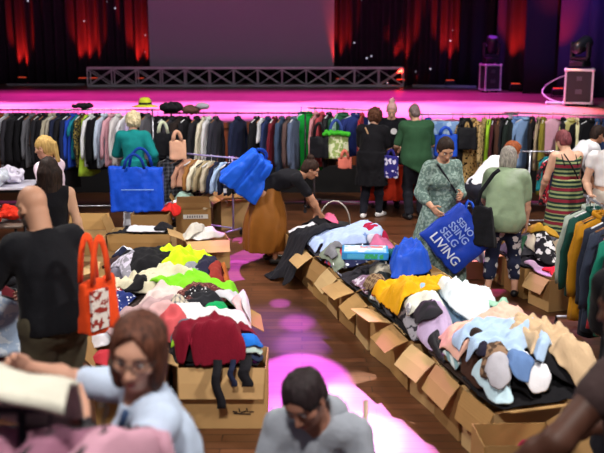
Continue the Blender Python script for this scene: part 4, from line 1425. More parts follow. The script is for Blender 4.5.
C('jumper', 'soft grey lilac jumper at the far left of the left pile', 'jumper', 108, 270, 142, 286, f_('#7a7686'), .5, 'blob', gl)
C('scarf', 'grey and lilac printed scarf left of the black coat', 'scarf', 118, 262, 146, 284, f_('#8f8c98', 'print', '#c9c3d6', 16), .56, 'blob', gl, 30)
C('coat', 'black fluffy coat bundled at the far end of the left pile', 'coat', 128, 250, 184, 284, f_('#131217'), .58, 'blob', gl, 20, puff=.11)
C('jumper', 'charcoal jumper behind the neon yellow jacket', 'jumper', 150, 246, 188, 262, f_('#29272d'), .56, 'blob', gl)
C('t_shirt', 'pale grey t-shirt at the far right corner of the left pile', 't-shirt', 206, 254, 228, 270, f_('#c7c6d0'), .5, 'tee', gl)
C('scarf', 'black and white patterned scarf right of the neon yellow jacket', 'scarf', 212, 260, 230, 276, f_('#2a2930', 'print', '#bdbcc8', 20), .5, 'blob', gl)
C('jacket', 'neon yellow safety jacket on the left pile', 'jacket', 166, 254, 212, 280, f_('#c6f01c'), .6, 'shirt', gl, -20, puff=.1, amp=.05)
C('t_shirt', 'grey t-shirt between the neon yellow jacket and bright green sweater', 't-shirt', 184, 272, 208, 286, f_('#84868e'), .58, 'blob', gl)
C('jumper', 'dark navy jumper right of the neon yellow jacket', 'jumper', 202, 270, 226, 294, f_('#25233a'), .5, 'blob', gl)
C('shirt', 'red brown shirt on the right edge of the left pile', 'shirt', 210, 276, 232, 296, f_('#8a2f28'), .5, 'blob', gl)
C('jumper', 'burnt orange jumper hanging over the right edge of the left pile', 'jumper', 218, 282, 246, 304, f_('#a85a26'), .46, 'blob', gl)
C('scarf', 'small red scarf below the burnt orange jumper', 'scarf', 222, 292, 240, 302, f_('#a8282c'), .52, 'blob', gl)
C('jumper', 'black knitted jumper at the right edge beside the white paper bag', 'jumper', 238, 290, 258, 312, f_('#201e22'), .46, 'blob', gl)
C('shirt', 'red and white printed shirt beside the orange bag', 'shirt', 102, 294, 124, 312, f_('#b8242e', 'floral', '#efe6e2', 26), .5, 'blob', gl)
C('scarf', 'navy scarf with white dots beside the orange bag', 'scarf', 104, 300, 134, 320, f_('#22306f', 'dots', '#e6e8f4', 30), .54, 'blob', gl)
C('jumper', 'mint grey jumper in the middle of the left pile', 'jumper', 160, 280, 192, 300, f_('#a9b7a2'), .56, 'blob', gl)
C('jacket', 'cream beige jacket with a dark lining on the left pile', 'jacket', 112, 272, 178, 304, f_('#cfc8ae'), .6, 'shirt', gl, 10, amp=.05)
C('cardigan', 'blush white cardigan above the pale mauve sweater', 'cardigan', 146, 290, 190, 314, f_('#d8c3bf'), .6, 'blob', gl, -15)
C('sweater', 'long bright green sweater lying diagonally across the left pile', 'sweater', 166, 274, 242, 308, f_('#7ccc26'), .62, 'shirt', gl, -28, lw=.95, ll=.6, amp=.04)
C('top', 'brown sequinned top in the middle of the left pile', 'top', 184, 290, 228, 316, f_('#5a2a28', 'dots', '#c08a80', 60), .62, 'tee', gl)
C('jumper', 'black jumper below the brown sequinned top', 'jumper', 190, 302, 230, 322, f_('#1f2026'), .6, 'blob', gl)
C('top', 'small emerald green top on the left pile', 'top', 208, 303, 228, 318, f_('#12a05a'), .64, 'blob', gl, 20)
C('bag', 'pale grey paper bag lying flat at the right edge of the left pile', 'bag', 228, 294, 256, 318, f_('#c9c8cf'), .54, 'rect', gl, -25, amp=.012)
C('blouse', 'pale pink blouse on the right edge of the left pile', 'blouse', 234, 308, 262, 328, f_('#e0b4b8'), .52, 'blob', gl)
C('t_shirt', 'pink mauve folded t-shirt above the grey printed scarf', 't-shirt', 226, 322, 258, 340, f_('#c988ae'), .54, 'rect', gl, amp=.015)
C('sweater', 'large pale mauve sweater at the left of the left pile', 'sweater', 104, 304, 182, 334, f_('#b79a9c'), .6, 'blob', gl, -8, puff=.12, amp=.04)
C('cardigan', 'dusty pink cardigan half under the pale mauve sweater', 'cardigan', 140, 306, 178, 322, f_('#cfa6a6'), .66, 'blob', gl)
C('shirt', 'long white shirt twisted across the middle of the left pile', 'shirt', 172, 312, 244, 334, f_('#dcdbe0'), .6, 'strip', gl, -14, ll=.42)
C('shirt', 'white shirt hanging off the right edge above the pink light pool', 'shirt', 244, 316, 274, 340, f_('#d5d0d6'), .42, 'blob', gl, 20)
C('t_shirt', 'salmon red t-shirt behind the head of the woman in glasses', 't-shirt', 162, 320, 188, 338, f_('#c8555a'), .58, 'blob', gl)
C('jumper', 'slate blue jumper left of the maroon dress', 'jumper', 174, 328, 202, 350, f_('#55606e'), .58, 'blob', gl)
C('jumper', 'black jumper left of the maroon dress', 'jumper', 176, 338, 206, 366, f_('#17161a'), .56, 'blob', gl)
C('t_shirt', 'lime green t-shirt beside the head of the woman in glasses', 't-shirt', 172, 338, 192, 362, f_('#94cf2e'), .58, 'blob', gl)
C('scarf', 'black and white striped scarf above the leaf green t-shirt', 'scarf', 186, 348, 212, 362, f_('#17171b', 'stripes', '#e9e9ee', 22), .6, 'blob', gl)
C('t_shirt', 'leaf green t-shirt at the front of the left pile', 't-shirt', 186, 355, 214, 374, f_('#58b83c'), .56, 'blob', gl)
C('scarf', 'grey and white printed scarf right of the maroon dress', 'scarf', 226, 328, 258, 356, f_('#d2d0d8', 'print', '#55535e', 22), .58, 'blob', gl)
C('jeans', 'navy jeans folded at the right of the maroon dress', 'jeans', 234, 346, 260, 364, f_('#26304c'), .54, 'rect', gl, amp=.02)
C('top', 'pale aqua top at the right edge by the navy jeans', 'top', 246, 346, 266, 370, f_('#b9cfc9'), .5, 'blob', gl)
C('t_shirt', 'bright blue t-shirt spread over the rim of the front box', 't-shirt', 186, 366, 268, 392, f_('#1f6fd0'), .47, 'strip', gl, 0, ll=.5, amp=.015, puff=.01)
C('scarf', 'tan and white printed scarf at the rim of the front box', 'scarf', 204, 366, 238, 382, f_('#a88a72', 'print', '#e6ddd6', 24), .5, 'blob', gl)
cloth('dress', 'maroon dress laid across the front of the left pile', 'dress', 0, 0, .48, .84, 32, f_('#7a1228'), 'tee', xy=G(226, 350, .60), puff=.03, amp=.06, fold=.09, group=gl, drape=.22)
C('scarf', 'small dark crumpled scarf lying on the maroon dress', 'scarf', 214, 336, 236, 352, f_('#3c2a24'), .62, 'blob', gl)


def strap(label, x0, y0, z0, x1, y1, z1, wd, mat, xo=0):
    b = MB()
    n = 12
    pts = []
    for i in range(n + 1):
        t = i / n
        pts.append((x0 + (x1 - x0) * t + .012 * math.sin(t * 9), y0 + (y1 - y0) * min(1, t * 3), z0 + (z1 - z0) * max(0, (t - .15) / .85) + (.02 if t < .15 else 0)))
    V = []; Fs = []
    for p in pts:
        for s in (-1, 1):
            for tt in (0, .012):
                V.append((p[0] + s * wd / 2, p[1] - tt, p[2] + tt * .3))
    for i in range(n):
        A = i * 4; B = A + 4
        Fs += [(A, B, B + 2, A + 2), (A + 1, A + 3, B + 3, B + 1), (A, A + 1, B + 1, B), (A + 2, B + 2, B + 3, A + 3)]
    Fs += [(0, 2, 3, 1), (n * 4, n * 4 + 1, n * 4 + 3, n * 4 + 2)]
    b.add(V, Fs)
    tag(b.build('fabric_belt', mat, None, True), label, 'belt', 'black belts hanging over the front box')


strap('longer black belt hanging down the front box', -.60, 5.98, .52, -.56, 5.815, .20, .06, BLK)
strap('shorter black belt hanging over the printed mark of the front box', -.40, 5.98, .52, -.38, 5.815, .36, .08, BLK)
strap('narrow blue black belt between the two black belts on the front box', -.49, 5.98, .52, -.47, 5.815, .36, .04, NVY)

# ---- middle row
gm = GMP
C('blanket', 'dark blanket under the clothes at the far end of the middle row', 'blanket', 285, 225, 372, 270, f_('#2a2832'), .46, 'rect', gm, 15)
C('blanket', 'dark grey blanket under the board game box', 'blanket', 310, 250, 410, 310, f_('#2e2b33'), .46, 'rect', gm, 15)
C('blanket', 'black blanket under the yellow jumper', 'blanket', 350, 280, 450, 345, f_('#18171b'), .46, 'rect', gm, 15)
C('blanket', 'brown blanket under the light blue shirt', 'blanket', 430, 330, 540, 390, f_('#33231c'), .46, 'rect', gm, 15)
C('blanket', 'black blanket at the near end of the middle row', 'blanket', 470, 365, 575, 415, f_('#17161a'), .46, 'rect', gm, 10)
C('t_shirt', 'white t-shirt heaped beside the hands of the bending woman', 't-shirt', 274, 210, 314, 238, f_('#dcd9e2'), .52, 'blob', gm, puff=.12)
C('jumper', 'navy printed jumper under the hands of the bending woman', 'jumper', 276, 222, 304, 240, f_('#3a4468', 'print', '#a9b2cc', 14), .56, 'blob', gm)
C('jumper', 'black jumper at the far end of the middle row', 'jumper', 300, 204, 336, 228, f_('#17161b'), .54, 'blob', gm, puff=.12)
C('t_shirt', 'hot pink t-shirt at the far end beside a curved handle', 't-shirt', 320, 212, 338, 226, f_('#e86a94'), .5, 'tee', gm)
C('dress', 'dark plum dress below the bending woman', 'dress', 286, 232, 330, 252, f_('#33253a'), .54, 'blob', gm, 10)
C('jeans', 'blue grey jeans behind the pale blue sweatshirt', 'jeans', 342, 230, 378, 248, f_('#6a82b4'), .54, 'pants', gm, 70)
C('t_shirt', 'magenta t-shirt at the far right of the middle row', 't-shirt', 362, 234, 390, 250, f_('#a3123c'), .5, 'blob', gm)
C('sweatshirt', 'pale blue sweatshirt laid flat at the far end of the middle row', 'sweatshirt', 318, 226, 372, 246, f_('#a9bbe6'), .58, 'shirt', gm, -10, amp=.025)
C('scarf', 'navy scarf with white stars behind the board game box', 'scarf', 334, 242, 374, 256, f_('#1c2146', 'dots', '#e4e6f2', 14), .58, 'blob', gm)
C('shirt', 'red and blue striped shirt left of the board game box', 'shirt', 326, 246, 346, 258, f_('#b0323c', 'stripes', '#2c3a78', 24), .56, 'blob', gm)
C('jumper', 'white and lilac jumper right of the navy starred scarf', 'jumper', 368, 244, 392, 260, f_('#c3c0d2', 'print', '#4c3a55', 12), .54, 'blob', gm)
C('trousers', 'sage grey folded trousers beside the draped black coat', 'trousers', 298, 243, 336, 262, f_('#818b7c'), .56, 'rect', gm, 8, amp=.02)
C('shirt', 'white crumpled shirt with small print spilling from the box', 'shirt', 306, 258, 338, 282, f_('#dfe0e8', 'print', '#9aa2bc', 18), .5, 'blob', gm)
C('jumper', 'dark brown jumper left of the mauve scarf', 'jumper', 340, 270, 360, 292, f_('#2c2124'), .54, 'blob', gm)
C('jumper', 'beige grey jumper right of the board game box', 'jumper', 370, 262, 394, 280, f_('#a79f90'), .56, 'blob', gm)
C('scarf', 'mauve and white patterned scarf in front of the board game box', 'scarf', 350, 268, 374, 290, f_('#8a6a86', 'print', '#d9cfe0', 18), .58, 'blob', gm, 40)
C('jacket', 'black jacket in front of the board game box', 'jacket', 366, 270, 396, 296, f_('#1e2426'), .58, 'blob', gm)
C('t_shirt', 'white t-shirt at the box edge below the mauve scarf', 't-shirt', 328, 278, 352, 294, f_('#d7d6dc'), .48, 'blob', gm)
C('t_shirt', 'pale grey and white t-shirt below the black jacket', 't-shirt', 350, 288, 376, 304, f_('#cfd2d6', 'print', '#8d929c', 14), .52, 'blob', gm)
C('scarf', 'small bright red scarf beside the yellow jumper', 'scarf', 370, 290, 384, 302, f_('#d02a30'), .52, 'blob', gm)
C('jacket', 'dark grey jacket spilling from the box left of the yellow jumper', 'jacket', 352, 296, 390, 316, f_('#45444c'), .5, 'blob', gm, 15)
C('jumper', 'black jumper behind the yellow jumper', 'jumper', 398, 268, 432, 288, f_('#141419'), .54, 'blob', gm)
C('bag', 'crumpled bright blue fabric bag on top of the middle row', 'bag', 388, 252, 424, 280, f_('#1f4fc4', rough=.5), .62, 'blob', gm, puff=.2, amp=.06)
C('jacket', 'black padded jacket right of the yellow jumper', 'jacket', 396, 296, 434, 326, f_('#101015'), .54, 'blob', gm, 10, puff=.1)
C('jeans', 'royal blue trousers right of the yellow jumper', 'trousers', 402, 286, 446, 304, f_('#28367e'), .58, 'pants', gm, 100, amp=.03)
C('blouse', 'grey and white printed blouse over the near box edge', 'blouse', 386, 304, 428, 346, f_('#a09da6', 'print', '#3b3942', 16), .5, 'blob', gm, 20, puff=.08)
C('jeans', 'light denim jeans beside the heap of white shirts', 'jeans', 426, 290, 462, 330, f_('#8fb0cf'), .58, 'pants', gm, 20, puff=.07)
C('shirt', 'cream white blouse left of the light denim jeans', 'blouse', 416, 302, 440, 328, f_('#e2e4d8'), .58, 'blob', gm, 25)
C('shirt', 'lime green shirt peeping out behind the peach blanket', 'shirt', 486, 302, 514, 318, f_('#7fae3a'), .52, 'blob', gm)
C('shirt', 'large white shirt heaped on the middle row', 'shirt', 440, 284, 500, 322, f_('#dfeaf2'), .62, 'blob', gm, 10, puff=.16, amp=.06)
C('top', 'lilac top under the edge of the peach blanket', 'top', 418, 322, 446, 346, f_('#b9a4c8'), .5, 'blob', gm)
C('bag', 'small black handbag half under the peach blanket', 'bag', 424, 328, 446, 350, f_('#221f26', rough=.45), .54, 'blob', gm, puff=.09, amp=.015)
C('jumper', 'olive brown jumper under the near side of the peach blanket', 'jumper', 448, 338, 480, 358, f_('#6a5426'), .54, 'blob', gm)
C('scarf', 'brown and white printed scarf right of the peach blanket', 'scarf', 478, 328, 522, 350, f_('#3b2a22', 'print', '#d8cfc6', 16), .54, 'blob', gm)
C('t_shirt', 'teal grey striped t-shirt at the box edge under the peach blanket', 't-shirt', 440, 350, 466, 368, f_('#7fa3ac', 'stripes', '#d2dde0', 26), .5, 'blob', gm)
C('jumper', 'dark brown jumper between the peach blanket and the light blue shirt', 'jumper', 456, 340, 496, 384, f_('#3d241a'), .52, 'blob', gm)
C('blanket', 'peach pink blanket stretched across the middle row', 'blanket', 440, 308, 532, 352, f_('#e8b6a4'), .64, 'strip', gm, 14, ll=.62, lw=.95, puff=.07, amp=.045)
C('jumper', 'white and pink jumper at the right end of the peach blanket', 'jumper', 510, 312, 534, 328, f_('#e2c8c4'), .58, 'blob', gm)
cloth('jumper', 'turquoise jumper at the foot of the near right rail', 'jumper', 0, 0, .26, .26, 12, f_('#5fbfae'), 'blob', xy=(1.92, 6.75), puff=.05, group=gm, drape=.24)
C('t_shirt', 'lime yellow t-shirt beside the black shirt of the person at the right', 't-shirt', 562, 336, 588, 352, f_('#c6d84a'), .46, 'blob', gm)
C('t_shirt', 'white t-shirt beside the beige cardigan at the right edge', 't-shirt', 566, 364, 594, 392, f_('#d9dadf'), .48, 'blob', gm)
C('jumper', 'black jumper below the beige cardigan', 'jumper', 504, 372, 552, 402, f_('#101014'), .42, 'shirt', gm, 60, puff=.09)
C('trousers', 'black trousers at the right below the beige cardigan', 'trousers', 534, 376, 584, 400, f_('#19181c'), .42, 'pants', gm, 80)
C('t_shirt', 'pale aqua t-shirt in front of the light blue shirt', 't-shirt', 462, 362, 514, 396, f_('#bfdbe8'), .56, 'tee', gm, 10, puff=.09)
C('jumper', 'small dark brown sock-like garment on the pale aqua t-shirt', 'garment', 472, 368, 494, 380, f_('#2b1c18'), .42, 'blob', gm)
C('cardigan', 'beige cardigan heaped at the right end of the row', 'cardigan', 520, 324, 586, 382, f_('#c9ac8a'), .62, 'shirt', gm, 25, lw=.85, puff=.13, amp=.06)
C('scarf', 'white sock lying on the black jumper', 'sock', 530, 392, 546, 408, f_('#dedde4'), .42, 'strip', gm, 50)
C('scarf', 'brown knitted scarf at the near box edge', 'scarf', 484, 384, 520, 404, f_('#8c6f58', 'print', '#4a382c', 20), .42, 'blob', gm, 30)
C('shirt', 'grey white shirt hanging over the near box corner', 'shirt', 480, 392, 502, 412, f_('#b5b3bc'), .42, 'blob', gm)
C('jumper', 'navy garment bunched at the near box corner', 'garment', 472, 392, 490, 412, f_('#1d1a2c'), .42, 'blob', gm)
C('jeans', 'denim shorts between the brown scarf and the black jumper', 'shorts', 504, 386, 530, 408, f_('#5f7dae'), .42, 'blob', gm)
cloth('coat', 'black coat hanging from the end of the row down to the floor', 'coat', 0, 0, .55, .80, -60, f_('#1c1b22'), 'rect', xy=(.03, 9.98), drape=0, puff=.02, amp=.035, group=gm, tension=5)

# ---- right boxes
gr = GRP
C('blanket', 'dark blanket on the boxes behind the near right rail', 'blanket', 500, 238, 580, 280, f_('#26232b'), 0.34, 'rect', gr, drape=.24)
C('t_shirt', 'navy and white striped t-shirt at the back of the right boxes', 't-shirt', 536, 224, 568, 244, f_('#232a55', 'stripes', '#d9dae6', 18), 0.37, 'tee', gr, drape=.24)
cloth('jumper', 'bright red jumper at the feet of the striped dress woman', 'jumper', 0, 0, .34, .3, 12, f_('#d3222c'), 'blob', xy=(2.98, 10.0), puff=.08, group=gr, drape=.24)
C('jumper', 'black and grey jumper heaped on the right boxes', 'jumper', 528, 238, 572, 264, f_('#2b2a30', 'print', '#4c4b52', 10), 0.39, 'blob', gr, puff=.1, drape=.24)
C('jumper', 'dark grey jumper left of the black and grey one', 'jumper', 506, 244, 540, 266, f_('#3c3b42'), 0.34, 'blob', gr, drape=.24)
C('scarf', 'cream scarf beside the floral trousers', 'scarf', 524, 250, 538, 264, f_('#d8cbb8'), 0.37, 'blob', gr, drape=.24)
C('jumper', 'beige jumper near the pale sage coat', 'jumper', 552, 252, 576, 268, f_('#b9a68e'), 0.39, 'blob', gr, drape=.24)
C('blouse', 'lilac pink blouse spilling over the box near the mustard coat', 'blouse', 528, 262, 560, 288, f_('#c9a2c4'), 0.35, 'blob', gr, 20, drape=.24)
C('scarf', 'black and white spotted scarf over the lilac blouse', 'scarf', 542, 256, 562, 274, f_('#1c1b20', 'leopard', '#dcd9dc', 12), 0.41, 'blob', gr, drape=.24)
C('t_shirt', 'red crumpled t-shirt beside the mustard coat', 't-shirt', 546, 266, 566, 286, f_('#d02430'), 0.37, 'blob', gr, drape=.24)

# ---- boxes of the back row
gb = GBL
C('jumper', 'black jumper lying over the wide box below the blue bag', 'jumper', 112, 218, 180, 244, f_('#15151b'), .36, 'shirt', gb, puff=.1, drape=.2)
C('shirt', 'white paper-like shirt on the wide box below the blue bag', 'shirt', 128, 206, 164, 232, f_('#dadae4'), .46, 'rect', gb, amp=.015, drape=.2)
C('jumper', 'black padded jumper at the right of the wide box', 'jumper', 156, 214, 184, 238, f_('#1b1a20'), .42, 'blob', gb, puff=.12, drape=.2)
cloth('shirt', 'white cloth heaped in the box with the tan front flap', 'shirt', 0, 0, .46, .36, 12, f_('#dcd8d4'), 'blob', xy=(-1.16, 10.64), puff=.12, group=gb, drape=.22)
C('t_shirt', 'crumpled off-white t-shirt at the back of the white cloths', 't-shirt', 178, 222, 206, 236, f_('#cfc9bf'), .42, 'blob', gb, drape=.2)
C('t_shirt', 'bright red t-shirt on the box beside the checked coats', 't-shirt', 164, 192, 186, 210, f_('#cf2a26'), .46, 'blob', gb, puff=.08, drape=.2)
C('t_shirt', 'white t-shirt on the box beside the checked coats', 't-shirt', 164, 188, 194, 204, f_('#e2e4ea'), .5, 'blob', gb, drape=.2)
C('jumper', 'pale aqua jumper beside the white label box', 'jumper', 178, 186, 204, 206, f_('#9fc0b4'), .5, 'blob', gb, drape=.2)
C('t_shirt', 'white cloth hanging out of the box with splayed flaps', 't-shirt', 216, 188, 240, 212, f_('#e6e4e4'), .5, 'blob', gb, puff=.08, drape=.2)
C('jumper', 'beige jumper in the box behind the white label box', 'jumper', 200, 192, 216, 206, f_('#b5a184'), .46, 'blob', gb, drape=.2)

# smaller garments worked in between the big ones
for (nm, lb, ct, x, y, wpx, hpx, col, pat, sh, an) in [
    ('jumper', 'black jumper poking out below the cream beige jacket', 'jumper', 140, 300, 24, 10, '#17161a', None, 'blob', 0),
    ('top', 'white spotted black top in the middle of the left pile', 'top', 196, 312, 26, 14, '#1b1a1f', ('dots', '#d8d8de', 40), 'tee', -30),
    ('shirt', 'cream and grey checked shirt beside the salmon red t-shirt', 'shirt', 186, 322, 22, 14, '#cfc4ae', ('plaid', '#6a6a72', 30), 'blob', 0),
    ('t_shirt', 'grey marl t-shirt between the sage trousers and white crumpled shirt', 't-shirt', 328, 252, 22, 10, '#77767e', None, 'tee', 20),
    ('jumper', 'teal jumper right of the board game box', 'jumper', 392, 262, 18, 10, '#1d5a60', None, 'blob', 0),
    ('scarf', 'pink scarf behind the crumpled bright blue bag', 'scarf', 384, 250, 20, 8, '#c86a92', None, 'strip', -20),
    ('shirt', 'brown checked shirt left of the yellow jumper', 'shirt', 372, 284, 20, 12, '#5a4030', ('plaid', '#a08a6a', 30), 'blob', 20),
    ('top', 'white lace top between the yellow jumper and the grey blouse', 'top', 398, 318, 20, 12, '#d5d4d8', ('print', '#8d8c94', 30), 'tee', 40),
    ('jumper', 'charcoal jumper in front of the light denim jeans', 'jumper', 428, 322, 22, 12, '#2a292f', None, 'blob', 0),
    ('t_shirt', 'mint t-shirt beside the lime green shirt', 't-shirt', 496, 322, 22, 12, '#9cc8b0', None, 'tee', -30),
    ('jumper', 'forest green jumper on the boxes behind the near right rail', 'jumper', 514, 256, 26, 12, '#254a34', None, 'blob', 0),
    ('scarf', 'mustard scarf on the boxes at the right', 'scarf', 540, 252, 26, 8, '#b5892a', None, 'strip', 15)]:
    C(nm, lb, ct, x - wpx / 2, y - hpx / 2, x + wpx / 2, y + hpx / 2, f_(col, *(pat or (None,))) if pat else f_(col), .40 if (x > 505 and y < 262) else .56, sh, gm if x > 280 and x < 560 and y > 258 else (gl if x < 280 else gr), an, puff=.06, drape=.31 if not (x > 505 and y < 262) else .24)

cloth('jumper', 'yellow jumper draped across the middle row', 'jumper', 0, 0, .52, .62, -38, f_('#dfa40e'), 'shirt', xy=G(402, 296, .60), puff=.08, amp=.045, group=gm, drape=.26)
cloth('shirt', 'light blue shirt crumpled in the nearest part of the row', 'shirt', 0, 0, .5, .56, -30, f_('#a9c2e0'), 'shirt', xy=G(502, 352, .60), puff=.06, amp=.05, group=gm)

# board game box on top of the middle row
gx_, gy_ = G(365, 262, .60)
si, sj, U_, V_ = hf_local(gx_, gy_, R(6), .35)
top_ = float(HF[si, sj][(np.abs(U_) < .24) & (np.abs(V_) < .17)].max())
t = thing('board_game_box', 'flat blue and white board game box on the middle clothes row', 'board game', (gx_, gy_, top_ + .004), R(-4))
b = MB().box((0, 0, .035), (.44, .32, .07), bev=.004); b.build('box_lid', simple('#2f8fd0', .35), t)
MB().box((0, 0, .0715), (.40, .28, .003)).build('lid_picture', fabric('#dfe8f4', 'print', '#8fc0e6', 9, rough=.35), t)
MB().box((.0, -.1615, .035), (.34, .003, .045)).build('side_picture', fabric('#58b5e6', 'print', '#3fae6a', 14, rough=.35), t)
MB().box((.06, .07, .0735), (.22, .07, .002)).build('lid_print', fabric('#d86a6a', 'print', '#7fb6dc', 20, rough=.35), t)

# round handle of a basket behind the far end
bk = thing('wire_basket', 'black basket with a curved wire handle at the far end of the middle row', 'basket', (.42, 11.35, 0))
MB().lathe([(0.0, 0.002), (.17, 0.0), (.2, .36), (.205, .36), (.175, .015), (0.0, .014)], n=20).build('basket_body', simple('#1c1a1e', .7), bk, True)
MB().tube([(.2 * math.cos(a), .03, .35 + .3 * math.sin(a)) for a in [math.pi * i / 14 for i in range(15)]], .01, 6).build('basket_handle', simple('#c7c0b8', .4, .5), bk, True)
# ------------------------------------------------------------------ people
def V3(*a): return np.array(a, float)


def nrm(v): return v / max(np.linalg.norm(v), 1e-9)


def ik(S, T, l1, l2, pole):
    d = T - S; L_ = np.linalg.norm(d)
    L_ = min(L_, (l1 + l2) * .995); u = nrm(d); T = S + u * L_
    a = (l1 * l1 - l2 * l2 + L_ * L_) / (2 * L_)
    h = math.sqrt(max(l1 * l1 - a * a, 0))
    p = pole - u * (pole @ u)
    return S + u * a + nrm(p) * h, T


def rotv(v, ax, deg):
    return np.array(Matrix.Rotation(R(deg), 3, Vector(ax)) @ Vector(v))


class Pose:
    """joints in the person's own frame: +Y forward, +X to the person's right, z up; s scales everything"""
    def __init__(self, H=1.68, pz=None, lean=0, side=0, twist=0, head=(0, 0, 0), hands=None, feet=None, pole=None, back=0.0, wide=1.0, legpole=None, curl=28):
        s = self.s = H / 1.68
        pz = (0.92 if pz is None else pz) * s
        X, Y, Z = V3(1, 0, 0), V3(0, 1, 0), V3(0, 0, 1)
        def sp(k):
            d = rotv(Z, X, -lean * k); return rotv(d, Y, side * k)
        self.P = V3(0, back, pz)
        self.d1 = sp(.8); self.d2 = sp(1.12)
        self.C = self.P + self.d1 * .27 * s
        self.N = self.C + self.d2 * .235 * s
        r = rotv(rotv(X, Z, twist), Y, side)
        self.up = self.d2; self.r = nrm(r - self.up * (r @ self.up)); self.f = np.cross(self.up, self.r)
        self.pr = X; self.pf = nrm(np.cross(self.d1, X))
        self.Sh = [self.N + self.r * k * .172 * s * wide - self.up * .055 * s for k in (-1, 1)]
        yaw, pitch, roll = head   # relative to an upright head facing the chest direction
        hf = nrm(V3(self.f[0], self.f[1], 0)) if abs(self.f[2]) < .97 else V3(0, 1, 0)
        base = nrm(self.up * .6 + Z * .4)
        hr = nrm(np.cross(hf, Z)); hf = rotv(hf, Z, yaw); hr = np.cross(hf, Z)
        hf = rotv(hf, hr, pitch); hu = np.cross(hr, hf)
        hu = rotv(hu, hf, roll); hr = np.cross(hf, hu)
        self.hf, self.hu, self.hr = hf, hu, hr
        nk = nrm(self.up * .75 + hu * .35)
        self.NB = self.N + nk * .075 * s
        self.H = self.NB + hu * .088 * s + hf * .022 * s     # centre of the head at eye level
        self.Hip = [self.P + X * k * .088 * s - Z * .03 * s for k in (-1, 1)]
        hands = hands or [(-.24, .06, .82), (.24, .06, .82)]
        self.E, self.Wr = [], []
        for i, k in enumerate((-1, 1)):
            pl = (pole[i] if pole and pole[i] is not None else (k * .5, -.7, -.5))
            e, w_ = ik(self.Sh[i], np.array(hands[i], float) * s, .285 * s, .25 * s, np.array(pl, float))
            self.E.append(e); self.Wr.append(w_)
        feet = feet or [(-.1, 0, 0), (.1, 0, 0)]
        self.K, self.A, self.toe = [], [], []
        for i, k in enumerate((-1, 1)):
            ft = feet[i]; an = V3(ft[0], ft[1] - .02, (ft[2] if len(ft) > 2 else 0) + .075) * s
            lp = (legpole[i] if legpole else (0, 1, .1))
            kn, an = ik(self.Hip[i], an, .425 * s, .42 * s, np.array(lp, float))
            self.K.append(kn); self.A.append(an)
            yawf = ft[3] if len(ft) > 3 else k * 8
            d = rotv(V3(0, 1, 0), Z, -yawf); self.toe.append(an + d * .15 * s - Z * .045 * s)
        self.curl = curl


def torso_prims(f, J, g=0.0, fat=0.0, bust=0.0, k=.05):
    s = J.s
    M1 = np.array([J.pr, J.pf, J.d1]); M2 = np.array([J.r, J.f, J.up])
    f.ell(J.P + J.d1 * .0, np.array((.158 + fat, .115 + fat, .125)) * s + g, M1, k)
    f.ell(J.P + J.d1 * .15 * s + J.pf * fat * .5, np.array((.132 + fat * 1.1, .10 + fat * 1.2, .15)) * s + g, M1, k)
    f.ell(J.C + J.d2 * .06 * s, np.array((.150 + fat * .7, .108 + fat * .6, .17)) * s + g, M2, k)
    f.cap(J.Sh[0] + J.r * .03 * s, J.Sh[1] - J.r * .03 * s, .062 * s + g, k=k)
    f.cap(J.N - J.up * .08 * s, J.N + J.up * .0, .075 * s + g * .6, .055 * s + g * .4, k=.04)
    if bust:
        for q in (-1, 1):
            f.ell(J.C + J.d2 * .045 * s + J.f * .085 * s + J.r * q * .07 * s, np.array((.07, .06, .07)) * s * (.8 + bust) + g, M2, .05)


def arm_prims(f, J, g=0.0, upto=2.0, fat=0.0, k=.03):
    s = J.s
    for i in (0, 1):
        S, E, W_ = J.Sh[i], J.E[i], J.Wr[i]
        f.cap(S, S + (E - S) * min(upto, 1.0), (.052 + fat) * s + g, (.052 + fat + (.040 - .052) * min(upto, 1)) * s + g, k=.05 if g == 0 else .035)
        if upto > 1:
            q = min(upto - 1, 1.0)
            m_ = E + (W_ - E) * min(.35, q)
            f.cap(E, m_, (.040 + fat) * s + g, (.042 + fat * .7) * s + g, k=k)
            if q > .35:
                f.cap(m_, E + (W_ - E) * q, (.042 + fat * .7) * s + g, (.042 - .017 * q) * s + g * .9, k=k)


def leg_prims(f, J, g=0.0, upto=2.0, fat=0.0, k=.04, flare=0.0):
    s = J.s
    for i in (0, 1):
        h, kn, an = J.Hip[i], J.K[i], J.A[i]
        f.cap(h, h + (kn - h) * min(upto, 1.0), (.085 + fat) * s + g, (.085 + fat - (.03 + fat * .5) * min(upto, 1)) * s + g, k=.05)
        if upto > 1:
            q = min(upto - 1, 1.0)
            m_ = kn + (an - kn) * min(.3, q)
            f.cap(kn, m_, (.053 + fat * .4) * s + g, (.056 + fat * .4) * s + g, k=k)
            if q > .3:
                f.cap(m_, kn + (an - kn) * q, (.056 + fat * .4) * s + g, (.056 - .024 * q) * s + g + flare * q, k=k)


